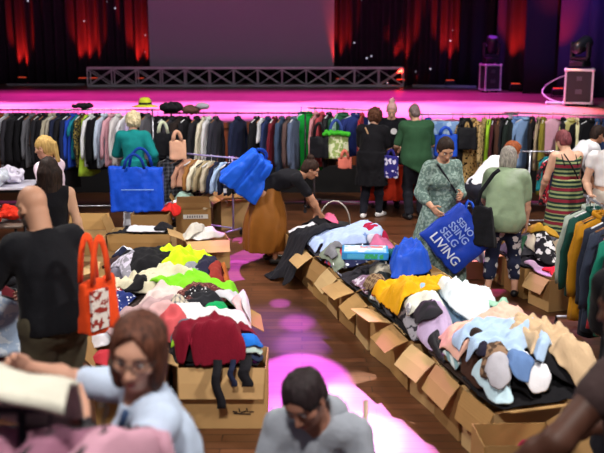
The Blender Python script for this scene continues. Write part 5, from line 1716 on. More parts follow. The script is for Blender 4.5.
def hand_mesh(J, i, fine=.0055):
    """palm, four fingers of unequal length and a thumb, curled; returns vertices, faces"""
    s = J.s
    d = nrm(J.Wr[i] - J.E[i]); W_ = J.Wr[i]
    k = (-1, 1)[i]
    inward = J.hand_in[i] if getattr(J, 'hand_in', None) and J.hand_in[i] is not None else -J.r * k
    n = nrm(inward - d * (inward @ d)); t = np.cross(d, n) * 1.0      # n: palm normal, t: across the knuckles
    if t @ (J.f + V3(0, 0, .2)) < 0: t = -t                             # thumb side to the front
    f = Field(W_ - .2 * s, W_ + .2 * s, fine)
    f.cap(W_ - d * .07 * s, W_, .026 * s, .024 * s, k=0)
    f.ell(W_ + d * .05 * s, np.array((.052, .040, .0155)) * s, np.array([d, t, n]), .02)
    c = J.curl
    for q, (off, L_) in enumerate([(.030, .072), (.011, .080), (-.010, .075), (-.029, .058)]):
        p = W_ + d * .088 * s + t * off * s
        dd = nrm(d + t * off * 2.2)
        a = c * (.6 + .12 * q)
        d1 = nrm(dd * math.cos(R(a)) + n * math.sin(R(a)))
        d2 = nrm(dd * math.cos(R(a * 2.1)) + n * math.sin(R(a * 2.1)))
        d3 = nrm(dd * math.cos(R(a * 2.9)) + n * math.sin(R(a * 2.9)))
        p1 = p + d1 * L_ * .46 * s; p2 = p1 + d2 * L_ * .32 * s; p3 = p2 + d3 * L_ * .22 * s
        f.cap(p - d * .02 * s, p1, .0098 * s, .0090 * s, k=.006); f.cap(p1, p2, .0090 * s, .0082 * s, k=.004); f.cap(p2, p3, .0082 * s, .0070 * s, k=.004)
    p = W_ + d * .022 * s + t * .030 * s
    q1 = p + nrm(d * .7 + t * .75 + n * .35) * .042 * s
    q2 = q1 + nrm(d * .9 + t * .25 + n * .5) * .034 * s
    f.cap(p, q1, .014 * s, .0105 * s, k=.014); f.cap(q1, q2, .0105 * s, .0085 * s, k=.005)
    return f.mesh(1)


def head_mesh(J, fine=.0065, beard=0.0, sex='f'):
    s = J.s
    M = np.array([J.hr, J.hf, J.hu])
    L = lambda x, y, z: J.H + (J.hr * x + J.hf * y + J.hu * z) * s
    f = Field(J.H - .24 * s, J.H + .2 * s, fine)
    f.ell(L(0, -.012, .028), np.array((.074, .094, .088)) * s, M, 0)
    f.ell(L(0, .028, -.040), np.array((.056, .060, .072)) * s, M, .04)
    f.ell(L(0, .058, -.088), np.array((.030, .028, .024)) * s, M, .03)
    f.ell(L(0, .062, .028), np.array((.052, .028, .022)) * s, M, .03)       # brow
    for q in (-1, 1):
        f.ell(L(q * .042, .055, -.022), np.array((.024, .026, .02)) * s, M, .02)   # cheek bone
        f.ell(L(q * .031, .092, .004), np.array((.019, .014, .012)) * s, M, .014, 's')  # eye socket
        f.ell(L(q * .031, .071, .003), np.array((.016, .0145, .0135)) * s, M, .004)      # lids
        f.ell(L(q * .077, -.004, -.008), np.array((.010, .021, .033)) * s, np.array([nrm(J.hr * q + J.hf * -.35), J.hf, J.hu]), .008)
        f.ell(L(q * .082, .002, -.008), np.array((.006, .010, .016)) * s, M, .004, 's')
    f.cap(L(0, .084, .006), L(0, .110, -.034), .0095 * s, .0125 * s, k=.014)
    for q in (-1, 1): f.ell(L(q * .012, .096, -.039), np.array((.010, .012, .009)) * s, M, .008)
    f.ell(L(0, .079, -.068), np.array((.024, .014, .008)) * s, M, .008)
    f.ell(L(0, .077, -.079), np.array((.020, .014, .008)) * s, M, .006)
    f.fn(J.H - .2 * s, J.H + .2 * s, lambda x, y, z: np.float32(9), 0)
    # neck
    f.cap(J.N - J.up * .03 * s, L(0, -.022, -.06), .056 * s, .050 * s, k=.03)
    if sex == 'm': f.cap(J.N - J.up * .03 * s, L(0, -.03, -.05), .062 * s, .058 * s, k=.03)
    return f.mesh(1)


def hair_mesh(J, style, fine=.008, seed=0, length=.3):
    s = J.s
    M = np.array([J.hr, J.hf, J.hu])
    L = lambda x, y, z: J.H + (J.hr * x + J.hf * y + J.hu * z) * s
    ext = .34 if style in ('bob', 'short', 'curly', 'fluffy', 'bun', 'crop') else .34 + length
    f = Field(J.H - np.array((.3, .3, ext)) * s, J.H + np.array((.3, .3, .3)) * s, fine)
    g = dict(fluffy=.042, short=.014, crop=.008, bob=.02, long=.018, bun=.013, curly=.03, pony=.013)[style]
    f.ell(L(0, -.016, .032), np.array((.074 + g, .094 + g, .088 + g)) * s, M, 0)
    if style in ('short', 'bob', 'curly', 'fluffy', 'crop', 'pony', 'bun', 'long'):
        f.ell(L(0, -.05, -.03), np.array((.066 + g * .7, .055 + g * .8, .07)) * s, M, .03)
    if style == 'bob':
        for q in (-1, 1):
            f.ell(L(q * .062, -.01, -.055), np.array((.034, .068, .088)) * s, M, .03)
        f.ell(L(0, -.06, -.06), np.array((.08, .05, .085)) * s, M, .03)
    if style in ('curly', 'fluffy'):
        for q in (-1, 1): f.ell(L(q * .06, -.01, -.02), np.array((.04, .06, .06)) * s, M, .03)
    if style == 'long':
        for q in (-1.4, -.7, 0, .7, 1.4):
            b = L(q * .05, -.075 + .02 * abs(q), -.03); e = L(q * .062, -.085 + .012 * abs(q), -.06) - V3(0, 0, length * (1 - .12 * abs(q)) * s)
            f.cap(b, e, .045 * s, .030 * s, k=.05)
    if style == 'bun':
        f.ell(L(0, -.075, .125), np.array((.05, .05, .042)) * s, M, .012)
    if style == 'pony':
        b = L(0, -.115, .02); f.ell(b, np.array((.03, .03, .03)) * s, M, .01)
        f.cap(b, b - V3(0, 0, length * s) - J.hf * .05 * s, .036 * s, .022 * s, k=.02)
    # open the face
    lo = -.02 if style in ('bob', 'long') else .0
    fr = Field.__new__(Field)
    f.ell(L(0, .108, -.03), np.array((.070, .085, .104)) * s, M, .012, 's')
    if style == 'bob': f.ell(L(.012, .115, .0), np.array((.066, .085, .108)) * s, M, .01, 's')
    if style in ('short', 'crop', 'bun', 'pony'):
        for q in (-1, 1): f.ell(L(q * .085, .02, -.05), np.array((.035, .045, .05)) * s, M, .01, 's')
    cut = -.105 if style != 'bob' else -.15
    if style in ('short', 'crop', 'bun', 'pony', 'curly', 'bob'):
        if style != 'pony': f.plane(L(0, 0, cut), -J.hu)
    if style in ('curly', 'fluffy'): f.wrinkle(.012, 38, seed, ridged=True)
    f.wrinkle(.0045, 60, seed, stretch=(1.6, 1.6, .35)).wrinkle(.006, 14, seed + 2, stretch=(1.3, 1.3, .5))
    return f.mesh(1)


SKIN = simple('#c99a80', .55, spec=.35, var=.05)
SKIN2 = simple('#b98468', .55, spec=.35, var=.05)
SKIN3 = simple('#6f4632', .5, spec=.35, var=.05)


def skin_of(c): return simple(c, .55, spec=.35, var=.05)


def skirt_fn(c0, c1, r0, r1, zt, zb, n=9, amp=.08, seed=0, bulge=0.0):
    ph = np.random.RandomState(seed).uniform(0, 6.28, 3)
    def fn(x, y, z):
        t = np.clip((zt - z) / (zt - zb), 0, 1)
        cx = c0[0] + (c1[0] - c0[0]) * t; cy = c0[1] + (c1[1] - c0[1]) * t
        rx = r0[0] + (r1[0] - r0[0]) * t + bulge * np.sin(np.pi * np.minimum(t * 1.0, 1)); ry = r0[1] + (r1[1] - r0[1]) * t + bulge * np.sin(np.pi * t)
        th = np.arctan2((y - cy) / ry, (x - cx) / rx)
        rr = 1 + amp * (.15 + .85 * t) * (np.sin(n * th + ph[0] + 1.2 * t) * .65 + np.sin((n * 2 - 3) * th + ph[1]) * .35)
        d = (np.sqrt(((x - cx) / rx) ** 2 + ((y - cy) / ry) ** 2) - rr) * np.minimum(rx, ry) * .8
        return np.maximum(np.maximum(d, z - zt), zb - z)
    return fn


PEOPLE = []


def person(label, xy, face, J, skin='#c99a80', hair=None, top=None, bottom=None, shoes='#1c1b1f', fat=0.0, bust=.0, h=.011, sex='f', face_on=True, glasses=False, extra=None, group='people at the clothes market', fine=1.0, z=0.0, armfat=0.0):
    s = J.s
    t = thing('person', label, 'person', (xy[0], xy[1], z), R(face), group)
    sk = skin_of(skin)
    pts = np.array([J.P, J.C, J.N, J.H, *J.Sh, *J.E, *J.Wr, *J.Hip, *J.K, *J.A, *J.toe])
    lo, hi = pts.min(0) - .2 * s, pts.max(0) + .2 * s
    lo[2] = max(lo[2], -.01)
    # body: torso, arms, legs and feet as one surface, head and hands resolved finer in the same mesh
    f = Field(lo, hi, h)
    torso_prims(f, J, 0, fat, bust); leg_prims(f, J, 0, fat=fat * .3); arm_prims(f, J, 0, fat=armfat)
    f.cap(J.N - J.up * .05 * s, J.NB + J.hu * .02 * s, .055 * s, .050 * s, k=.04)
    for i in (0, 1):
        f.cap(J.A[i] - V3(0, 0, .03 * s), J.toe[i], .036 * s, .028 * s, k=.03)
    parts = [f.mesh(1), head_mesh(J, .0065 * fine, sex=sex), hand_mesh(J, 0, .0055 * fine), hand_mesh(J, 1, .0055 * fine)]
    V, Fs = joinm(*parts)
    V[:, 2] = np.maximum(V[:, 2], .004)
    mk('body', V, Fs, sk, t)
    Lh = lambda x, y, z_: J.H + (J.hr * x + J.hf * y + J.hu * z_) * s
    if face_on:
        for q in (-1, 1):
            e = MB().lathe([(0.0, -.0105)] + [(.0105 * math.sin(a), -.0105 * math.cos(a)) for a in (.5, 1.0, 1.57, 2.1, 2.6)] + [(0.0, .0105)], n=12)
            c = Lh(q * .031, .0795, .003)
            ev = [tuple(np.array(c) + np.array(v) * s) for v in e.V]
            eo = mk('eye', ev, e.F, simple('#e8e2dc', .2), t)
            ii = MB().lathe([(0.0, 0), (.0052, 0.0), (.0048, .0016), (0.0, .0022)], n=12, rot=Matrix((J.hr, J.hu, -J.hf)).transposed() @ rotm('X', 180))
            mk('iris', [tuple(np.array(Lh(q * .031, .0893, .003)) + np.array(v) * s) for v in ii.V], ii.F, simple('#2a1a12', .2), eo)
            eb = MB().tube([Lh(q * .014, .094, .024), Lh(q * .03, .093, .030), Lh(q * .047, .080, .024)], [.003 * s, .0042 * s, .0025 * s], 6)
            eb.build('eyebrow', simple((hair or {}).get('col', '#3a2a20'), .8), t, True)
        lm = MB()
        lm.tube([Lh(-.021, .083, -.073), Lh(-.008, .0945, -.0695), Lh(.008, .0945, -.0695), Lh(.021, .083, -.073)], [.002 * s, .0048 * s, .0048 * s, .002 * s], 8)
        lm.tube([Lh(-.02, .083, -.0745), Lh(0, .0925, -.0795), Lh(.02, .083, -.0745)], [.002 * s, .0052 * s, .002 * s], 8)
        lm.build('lips', simple('#a3564f', .45), t, True)
    if hair:
        Vh, Fh = hair_mesh(J, hair['style'], .0085 * fine, hair.get('seed', 1), hair.get('length', .3))
        mk('hair', Vh, Fh, hairmat(hair['col'], hair.get('col2', hair['col'])), t)
    # clothing
    if top:
        f = Field(lo, hi, h)
        g = top.get('g', .016)
        torso_prims(f, J, g, fat, bust)
        if top.get('sleeve', .5) > 0:
            arm_prims(f, J, top.get('sg', g + .006), top.get('sleeve', .5), armfat)
        if top.get('loose'):
            f.cap(J.P + V3(0, 0, -.02 * s), J.C, (.15 + fat) * s + g, .14 * s + g, k=.06)
        if top.get('long'):     # straight lower part hanging below the hips
            zb = top['long'] * s
            c = J.P
            rr = top.get('flare', .2) * s
            cb_ = top.get('cb', c)
            f.fn((lo[0] - .2, lo[1] - .2, zb - .03), (hi[0] + .2, hi[1] + .2, J.P[2] + .2), skirt_fn(c, cb_, (.165 * s + fat + g, .125 * s + fat + g), (rr, rr * .8), J.P[2] + .12 * s, zb, 7, top.get('fold', .07), 3), .04)
            f.plane((0, 0, zb), V3(0, 0, -1))
        else:
            f.plane(J.P - J.d1 * top.get('hem', .06) * s, -J.d1)
        neck = top.get('neck', .07)
        f.ell(J.N + J.up * .055 * s + J.f * .03 * s, np.array((neck, neck * 1.05, neck * top.get('vee', .8))) * s, np.array([J.r, J.f, J.up]), .008, 's')
        if top.get('sleeve', .5) == 0:
            for i, k_ in enumerate((-1, 1)):
                f.ell(J.Sh[i] + J.r * k_ * .055 * s, np.array((.055, .09, .1)) * s, np.array([J.r, J.f, J.up]), .01, 's')
        f.wrinkle(top.get('wr', .006), 9, 11, stretch=(1, 1, .55), ridged=True).wrinkle(top.get('wr', .006) * .5, 24, 5)
        Vt, Ft = f.mesh(1)
        mk(top.get('name', 't_shirt'), Vt, Ft, top['mat'], t)
    if bottom:
        f = Field(lo - V3(.15, .15, 0), hi + V3(.15, .15, 0), h)
        g = bottom.get('g', .014)
        if bottom['kind'] == 'trousers':
            M1 = np.array([J.pr, J.pf, J.d1])
            f.ell(J.P, np.array((.158 + fat, .115 + fat, .125)) * s + g, M1, .05)
            leg_prims(f, J, g, bottom.get('upto', 1.92), fat * .3, flare=bottom.get('flare', .012))
            f.plane(J.P + J.d1 * .1 * s, J.d1)
            f.wrinkle(.007, 8, 21, ridged=True).wrinkle(.004, 20, 22)
        else:
            fm = (J.A[0] + J.A[1]) / 2
            zt = J.P[2] + bottom.get('waist', .10) * s; zb = bottom['hem'] * s
            c0 = J.P + J.d1 * .08 * s; c1 = np.array(bottom.get('c1', (fm[0], fm[1])))
            f.fn(lo - .3, hi + .3, skirt_fn(c0, c1, (.145 * s + fat + g, .12 * s + fat + g), bottom['r'], zt, zb, bottom.get('n', 9), bottom.get('amp', .08), 4, bottom.get('bulge', .03)), 0)
            f.wrinkle(.006, 9, 31, stretch=(1, 1, .4), ridged=True)
        Vb, Fb = f.mesh(1)
        mk(bottom.get('name', bottom['kind']), Vb, Fb, bottom['mat'], t)
    if shoes:
        for i in (0, 1):
            f = Field(np.minimum(J.A[i], J.toe[i]) - .12, np.maximum(J.A[i], J.toe[i]) + .12, .009)
            d = nrm(V3(J.toe[i][0] - J.A[i][0], J.toe[i][1] - J.A[i][1], 0))
            A_ = J.A[i] - V3(0, 0, .032 * s)
            f.cap(A_ - d * .03 * s, A_ + d * .08 * s, .043 * s, .044 * s, k=0); f.cap(A_ + d * .06 * s, J.toe[i] + d * .01 * s, .044 * s, .034 * s, k=.02)
            f.plane((0, 0, .002 + J.A[i][2] - .075 * s), V3(0, 0, -1))
            f.plane(J.A[i] + V3(0, 0, .012 * s), V3(0, 0, 1))
            Vs, Fs2 = f.mesh(1)
            mk('shoe', Vs, Fs2, simple(shoes, .5), t)
    if glasses:
        gb = MB()
        for q in (-1, 1):
            gb.tube([Lh(q * .033 + .024 * math.cos(a), .104 - .01 * abs(math.cos(a)) * (1 if math.cos(a) * q > 0 else 0), .002 + .019 * math.sin(a)) for a in [2 * math.pi * i / 16 for i in range(17)]], .0024 * s, 6)
            gb.tube([Lh(q * .057, .096, .006), Lh(q * .078, .06, .008), Lh(q * .082, -.01, .004)], .0024 * s, 6)
        gb.tube([Lh(-.009, .105, .006), Lh(0, .108, .009), Lh(.009, .105, .006)], .0024 * s, 6)
        go = gb.build('glasses', simple('#171518', .3), t, True)
    if extra: extra(t, J)
    PEOPLE.append(t)
    return t


def to_local(J_xy, face, p):
    """world point -> person frame (unscaled metres)"""
    dx, dy = p[0] - J_xy[0], p[1] - J_xy[1]
    a = -R(face)
    return (dx * math.cos(a) - dy * math.sin(a), dx * math.sin(a) + dy * math.cos(a), p[2])
f_ = fabric
# woman in glasses, near left
P1 = (-.49, 3.05)
FA1 = 110
k1 = 1.74 / 1.68
hl = to_local(P1, FA1, (-.72, 2.76, 1.47)); hr_ = to_local(P1, FA1, (-1.0, 3.12, 1.52))
J = Pose(1.74, lean=9, head=(62, -12, -4), hands=[tuple(v / k1 for v in hl), tuple(v / k1 for v in hr_)], pole=[(-.5, -.8, -.75), (.8, -.3, -.5)])


def strap_watch(t, J):
    w_ = J.Wr[0] + (J.E[0] - J.Wr[0]) * .12; d = nrm(J.Wr[0] - J.E[0])
    q = Vector((0, 0, 1)).rotation_difference(Vector(d)).to_matrix()
    b = MB().lathe([(.029, -.016), (.033, -.014), (.033, .014), (.029, .016)], w_, 18, q)
    o = b.build('wristwatch', simple('#16151a', .4), t, True)
    MB().lathe([(0.0, -.004), (.02, -.004), (.02, .005), (0.0, .006)], tuple(w_ + np.array((0, 0, .034))), 16).build('watch_face', simple('#2a2a30', .15), o, True)
    pts = []
    for i in range(13):
        a = i / 12
        p = J.Sh[0] * (1 - a) + (J.P + J.d1 * .1 + J.r * .14) * a
        c = J.C + (J.N - J.C) * (1 - a)
        out = nrm(p - c - J.up * ((p - c) @ J.up) + J.f * .12)
        pts.append(tuple(p + J.f * (.10 + .05 * math.sin(a * 3.1)) + J.r * .04 * (1 - a) + V3(0, 0, .06) * (1 - a) ** 2))
    MB().tube(pts, .014, 8).build('shoulder_strap', f_('#2c3e5c'), t, True)


person('person with a brown bob and glasses in a pale shirt bending over mauve garments', P1, FA1, J, '#b98a74', dict(style='bob', col='#2e1913', col2='#6a4030', seed=3),
       dict(mat=f_('#b4c2d8'), sleeve=.8, neck=.085, vee=1.1, loose=True), dict(kind='trousers', mat=f_('#2c3040')), h=.01, bust=.15, glasses=True, extra=strap_watch)

# seated person at the bottom centre
J = Pose(1.76, pz=.50, lean=20, head=(-14, -34, 6), hands=[(-.16, .44, .58), (.14, .46, .60)], feet=[(-.12, .42, 0), (.12, .46, 0)], back=0)


def badge(t, J):
    c = J.C + J.f * .185 * J.s - J.r * -.0 + J.d2 * .0
    M = Matrix((J.r, J.up, J.f)).transposed()
    MB().box(tuple(c + J.r * .075 + J.f * .002), (.075, .10, .012), M, .004).build('name_badge', simple('#e9e8ee', .4), t)


def hood(t, J):
    f = Field(J.N - .25, J.N + .25, .009)
    f.ell(J.N - J.f * .06 + J.up * .01, (.14, .085, .075), np.array([J.r, J.f, J.up]), 0)
    f.ell(J.N + J.up * .08 + J.f * .02, (.075, .085, .1), np.array([J.r, J.f, J.up]), .02, 's')
    f.wrinkle(.008, 12, 4, ridged=True)
    V, Fs = f.mesh(); mk('hood', V, Fs, f_('#8d929c'), t)
    badge(t, J)


P2 = (.10, 3.95)
person('seated person with dark short hair in a grey hooded top looking down', P2, 168, J, '#8d6150', dict(style='short', col='#1f1719', col2='#2e2426', seed=5),
       dict(mat=f_('#8d929c'), sleeve=1.95, neck=.08, loose=True, name='hooded_top', wr=.009), dict(kind='trousers', mat=f_('#2a2c36')), h=.011, extra=hood)
ch = thing('folding_chair', 'folding chair with beige frame and navy back under the seated person', 'chair', (P2[0], P2[1], 0), R(177))
MB().box((0, -.0, .345), (.39, .42, .035), bev=.012).build('seat', f_('#26305c'), ch)
MB().box((0, -.30, .70), (.39, .025, .26), rotm('X', -8), .01).build('backrest', f_('#26305c'), ch)
for sx in (-1, 1):
    MB().tube([(sx * .205, -.30, .92), (sx * .205, -.25, .42), (sx * .205, .22, .012)], .013, 8).build('leg', simple('#9d8570', .45, .3), ch, True)
    MB().tube([(sx * .228, .2, .34), (sx * .228, -.28, .012)], .013, 8).build('leg', simple('#9d8570', .45, .3), ch, True)

# bald man
J = Pose(1.82, lean=12, head=(10, -22, 0), hands=[(-.22, .42, 1.02), (.10, .46, 1.00)], pole=[(-.7, -.5, -.4), (.7, -.5, -.4)])
P3 = (-1.52, 5.30)


def stubble(t, J):
    s = J.s
    L = lambda x, y, z: J.H + (J.hr * x + J.hf * y + J.hu * z) * s
    M = np.array([J.hr, J.hf, J.hu])
    f = Field(J.H - .2, J.H + .2, .0075)
    f.ell(L(0, .03, -.052), np.array((.060, .062, .066)) * s, M, 0); f.ell(L(0, .058, -.09), np.array((.034, .031, .028)) * s, M, .03)
    f.ell(L(0, .105, -.02), np.array((.045, .05, .035)) * s, M, .01, 's'); f.ell(L(0, .09, -.074), np.array((.024, .03, .011)) * s, M, .005, 's')
    f.plane(L(0, 0, -.03), J.hu); f.plane(L(0, -.015, 0), -J.hf)
    f.wrinkle(.003, 90, 3)
    V, Fs = f.mesh(); mk('beard', V, Fs, f_('#4a3a34', 'heather', '#6a5a52'), t)


person('bald bearded man in a black t-shirt with an orange tote on his shoulder', P3, 42, J, '#b98a70', None, dict(mat=f_('#121217'), sleeve=.85, neck=.085, sg=.028, loose=True), dict(kind='trousers', mat=f_('#4a4436'), g=.028, flare=.03), fat=.028, sex='m', armfat=.008, extra=stubble, shoes='#3a2c22')

# orange tote
def tote(name, label, c, face, w_, d_, h_, mat, handles, hmat, side=None, res=.012, wr=.012, top_w=1.0, cat='bag', tiltm=None, seed=2, open_top=True):
    t = thing(name, label, cat, c, R(face))
    f = Field((-w_ / 2 - .08, -d_ / 2 - .1, -h_ - .05), (w_ / 2 + .08, d_ / 2 + .1, .06), res)
    def fn(x, y, z):
        k = np.clip(-z / h_, 0, 1)
        hw = w_ / 2 * (top_w + (1 - top_w) * k); hd = d_ / 2 * (.45 + .55 * np.sqrt(k + .001))
        q = np.maximum(np.abs(x) - hw + .02, 0) ** 2 + np.maximum(np.abs(y) - hd + .02, 0) ** 2
        inn = np.minimum(np.maximum(np.abs(x) - hw + .02, np.abs(y) - hd + .02), 0)
        return np.maximum(np.sqrt(q) + inn - .02, np.maximum(z, -h_ - z))
    f.fn((-9, -9, -9), (9, 9, 9), fn, 0)
    f.wrinkle(wr, 6, seed, stretch=(1.5, 1.2, .45), ridged=True).wrinkle(wr * .4, 17, seed + 1)
    V, Fs = f.mesh(2)
    mk('bag_body', V, Fs, mat, t)
    for hp in handles:
        b = MB()
        n = len(hp); Vv = []; Ff = []
        pts = [Vector(p) for p in hp]
        for i, p in enumerate(pts):
            dd = (pts[min(i + 1, n - 1)] - pts[max(i - 1, 0)]).normalized()
            sd = dd.cross(Vector((0, 1, 0))); sd = sd.normalized() if sd.length > .1 else Vector((1, 0, 0))
            for s1 in (-1, 1):
                for s2 in (-1, 1):
                    Vv.append(p + sd * s1 * .02 + dd.cross(sd) * s2 * .004)
        for i in range(n - 1):
            A = i * 4; B = A + 4
            Ff += [(A, B, B + 2, A + 2), (A + 1, A + 3, B + 3, B + 1), (A, A + 1, B + 1, B), (A + 2, B + 2, B + 3, A + 3)]
        Ff += [(0, 2, 3, 1), (n * 4 - 4, n * 4 - 3, n * 4 - 1, n * 4 - 2)]
        b.add(Vv, Ff).build('handle', hmat, t, True)
    return t


def arc(x0, x1, h_, y=0, n=11, z0=-.02):
    return [(x0 + (x1 - x0) * i / (n - 1), y, z0 + h_ * math.sin(math.pi * i / (n - 1)) ** .55) for i in range(n)]


orange = f_('#e0481c')
tb = tote('tote_bag', 'orange tote bag with a patterned side hanging from the bald man', (-1.21, 5.12, 1.32), 58, .27, .12, .33, orange, [arc(-.08, .05, .27, .05), arc(-.08, .05, .27, -.05)], orange)
MB().box((-.05, -.066, -.17), (.14, .02, .24), None, .003).build('side_panel', f_('#d8cfc8', 'print', '#8c2a22', 26), tb)

# woman with long dark hair, seen from behind
J = Pose(1.62, lean=3, head=(5, -8, 0), hands=[(-.12, .3, .95), (.27, .02, .80)])
person('person with long dark hair in a black sleeveless top seen from behind', (-2.27, 8.0), 14, J, '#c79a80', dict(style='long', col='#1f1614', col2='#33241e', length=.30), dict(mat=f_('#121116'), sleeve=0, name='sleeveless_top', hem=.1), dict(kind='trousers', mat=f_('#1b1b22')), face_on=False)
# blonde woman in pale pink t-shirt
J = Pose(1.66, lean=4, head=(0, -10, 0), hands=[(-.24, -.02, .98), (.12, .36, .98)], pole=[(-1, -.9, 0), (.6, -.4, -.6)])
person('blonde person in a pale pink t-shirt with hand on hip, turned left', (-2.66, 9.5), 76, J, '#cf9c84', dict(style='pony', col='#a5844e', col2='#c7a566', length=.18), dict(mat=f_('#dcc6d6'), sleeve=.62, fat=.02), dict(kind='trousers', mat=f_('#23242c')), fat=.02, armfat=.01)
# woman in teal cardigan
J = Pose(1.66, lean=4, head=(0, -20, 0), hands=[(-.18, .36, 1.12), (.26, .14, .95)])
P6 = (-2.36, 12.55)
person('person with pale blonde hair in a teal cardigan seen from behind', P6, 0, J, '#d0a58c', dict(style='fluffy', col='#b5a478', col2='#efe2c0'), dict(mat=f_('#137f80'), sleeve=1.9, long=.62, flare=.2, name='cardigan', g=.022), dict(kind='trousers', mat=f_('#dcdce6'), g=.03, flare=.03), face_on=False, shoes='#2a2a30')
blue = f_('#1a4fd0', rough=.42)
bl = tote('shopping_bag', 'large blue plastic shopping bag hanging at the back of the teal cardigan', (-2.26, 12.2, .98), 2, .74, .26, .62, blue, [arc(-.12, .2, .26, .1), arc(-.16, .12, .2, -.1)], f_('#173f9e'), res=.014, wr=.014)
MB().box((.02, -.128, -.3), (.44, .006, .014), None, .002).build('pale_seam', simple('#7fa6e8', .5), bl)

# bending woman in a brown skirt
J = Pose(1.66, pz=.90, lean=74, head=(-4, -30, 0), hands=[(-.16, .62, .56), (.14, .66, .56)], feet=[(-.1, .02, 0), (.1, .08, 0)], back=-.08, pole=[(-.6, .2, .5), (.6, .2, .5)])
P7 = (-.40, 10.75)
person('person in a black t-shirt and long brown skirt bending over the clothes', P7, -84, J, '#b98468', dict(style='bun', col='#2a1a16', col2='#3d2a22'), dict(mat=f_('#17161c'), sleeve=.7, hem=.02), dict(kind='skirt', hem=.16, r=(.24, .25), c1=(0, -.06), mat=f_('#8a5520', rough=.5), n=7, amp=.1, bulge=.07, waist=.06), shoes='#2b2622')
sl_ = tote('shopping_bag', 'crumpled bright blue bag slung across the back of the bending person', (-.60, 10.62, 1.28), 38, .56, .34, .52, f_('#1f5fe0', rough=.42), [arc(-.1, .06, .07, .05)], f_('#173f9e'), res=.014, wr=.022, top_w=.55, seed=9)
sl_.rotation_euler = Euler((R(12), R(38), R(14)), 'XYZ')
sl_.location = (-.46, 10.60, 1.33)

# woman in black, curly brown hair
J = Pose(1.64, lean=8, head=(-12, -24, 0), hands=[(-.10, .34, 1.02), (.16, .36, 1.06)], feet=[(-.1, -.05, 0), (.1, .14, 0, 20)])


def xstrap(col, wd=.012, off=.0):
    def fn(t, J):
        s = J.s
        pts = []
        for i in range(15):
            a = i / 14
            c = (J.N - J.up * .02) * (1 - a) + (J.P + J.d1 * .05) * a
            x = -.09 + .25 * a
            rad = .128 + .02 * math.sin(a * 3.14) + off
            pts.append(tuple(c + J.r * x * s - J.f * (rad * math.sqrt(max(.1, 1 - (x / .2) ** 2))) * s))
        MB().tube(pts, wd, 6).build('bag_strap', f_(col), t, True)
    return fn


person('person with curly brown hair in a long black tunic and striped trainers', (1.05, 13.55), -20, J, '#c79a80', dict(style='fluffy', col='#3a2018', col2='#6a4430'), dict(mat=f_('#131217'), sleeve=.8, long=.52, flare=.26, name='tunic', g=.026, loose=True), dict(kind='trousers', mat=f_('#1c1c26')), fat=.03, armfat=.008, face_on=False, extra=xstrap('#b08a68'), shoes='#e6e4e6')
tote('handbag', 'small purple and white patterned bag held by the person in the black tunic', (1.33, 13.4, .98), -30, .24, .1, .34, f_('#2e2a7a', 'floral', '#d9d4ec', 14), [arc(-.06, .06, .1)], f_('#2e2a7a'))
# assistant in black t-shirt
J = Pose(1.70, lean=8, head=(0, -26, 0), hands=[(-.14, .36, .98), (.16, .38, 1.0)])


def rbadge(t, J):
    MB().lathe([(0.0, 0), (.05, 0), (.05, .006), (0.0, .007)], tuple(J.C + J.f * .128 + J.d2 * .07 + J.r * -.04), 18, Matrix((J.r, -J.up, J.f)).transposed()).build('round_badge', simple('#e8e6ea', .4), t)


person('person with a pink blonde topknot in a black t-shirt with round white badge', (1.44, 14.45), 172, J, '#d0a088', dict(style='bun', col='#b0897a', col2='#dba6b4'), dict(mat=f_('#15151c'), sleeve=.6), dict(kind='trousers', mat=f_('#1b1b22')), extra=rbadge)
# green poncho
J = Pose(1.72, lean=6, head=(10, -24, 0), hands=[(-.22, .3, 1.0), (.2, .3, 1.0)], wide=1.05)


def poncho(t, J):
    f = Field((-.5, -.4, .45), (.5, .45, 1.6), .013)
    f.cap(J.Sh[0], J.Sh[1], .09, k=0); torso_prims(f, J, .03, .03)
    f.fn((-.5, -.4, .4), (.5, .45, 1.5), skirt_fn(J.N, J.P, (.2, .15), (.30, .22), 1.40, .46, 6, .07, 8), .06)
    f.plane((0, 0, .72), nrm(V3(-.55, 0, -1)))
    f.ell(J.N + J.up * .07, (.08, .08, .07), None, .01, 's')
    f.wrinkle(.008, 8, 4, stretch=(1, 1, .35), ridged=True)
    V, Fs = f.mesh(); mk('poncho', V, Fs, f_('#2f5238'), t)


person('person with cropped grey hair in a dark green poncho seen from behind', (1.72, 13.45), 12, J, '#c79a80', dict(style='crop', col='#5a4a4a', col2='#8a7a78'), dict(mat=f_('#2f5238'), sleeve=.9), dict(kind='trousers', mat=f_('#1b1c24'), g=.02), fat=.03, face_on=False, extra=poncho)

# woman in the grey-green dress
J = Pose(1.68, lean=4, head=(-6, -30, 0), hands=[(-.10, .28, 1.10), (.20, .25, .98)], feet=[(-.1, -.02, 0), (.1, .06, 0)], pole=[(-.4, -.5, -.8), (.5, -.5, -.8)], wide=.9)
P11 = (1.47, 9.45)


def fstrap(t, J):
    pts = []
    for i in range(15):
        a = i / 14
        c = (J.N - J.up * .0) * (1 - a) + (J.P + J.d1 * .12) * a
        x = .10 - .26 * a
        pts.append(tuple(c + J.r * x + J.f * (.085 + .075 * math.sin(min(a * 1.9, 1.57)))))
    MB().tube(pts, .011, 6).build('bag_strap', f_('#22222a'), t, True)


person('person in a long grey-green patterned dress holding a big blue bag', P11, -163, J, '#c08f74', dict(style='short', col='#221815', col2='#33241e', seed=7), dict(mat=f_('#647a74', 'print', '#8fa39c', 34), sleeve=1.55, sg=.022, hem=-.02, name='dress_top', neck=.075), dict(kind='skirt', hem=.12, r=(.33, .27), mat=f_('#647a74', 'print', '#8fa39c', 34), n=8, amp=.11, waist=.14, name='dress_skirt'), bust=.2, extra=fstrap, shoes='#4a2e24')

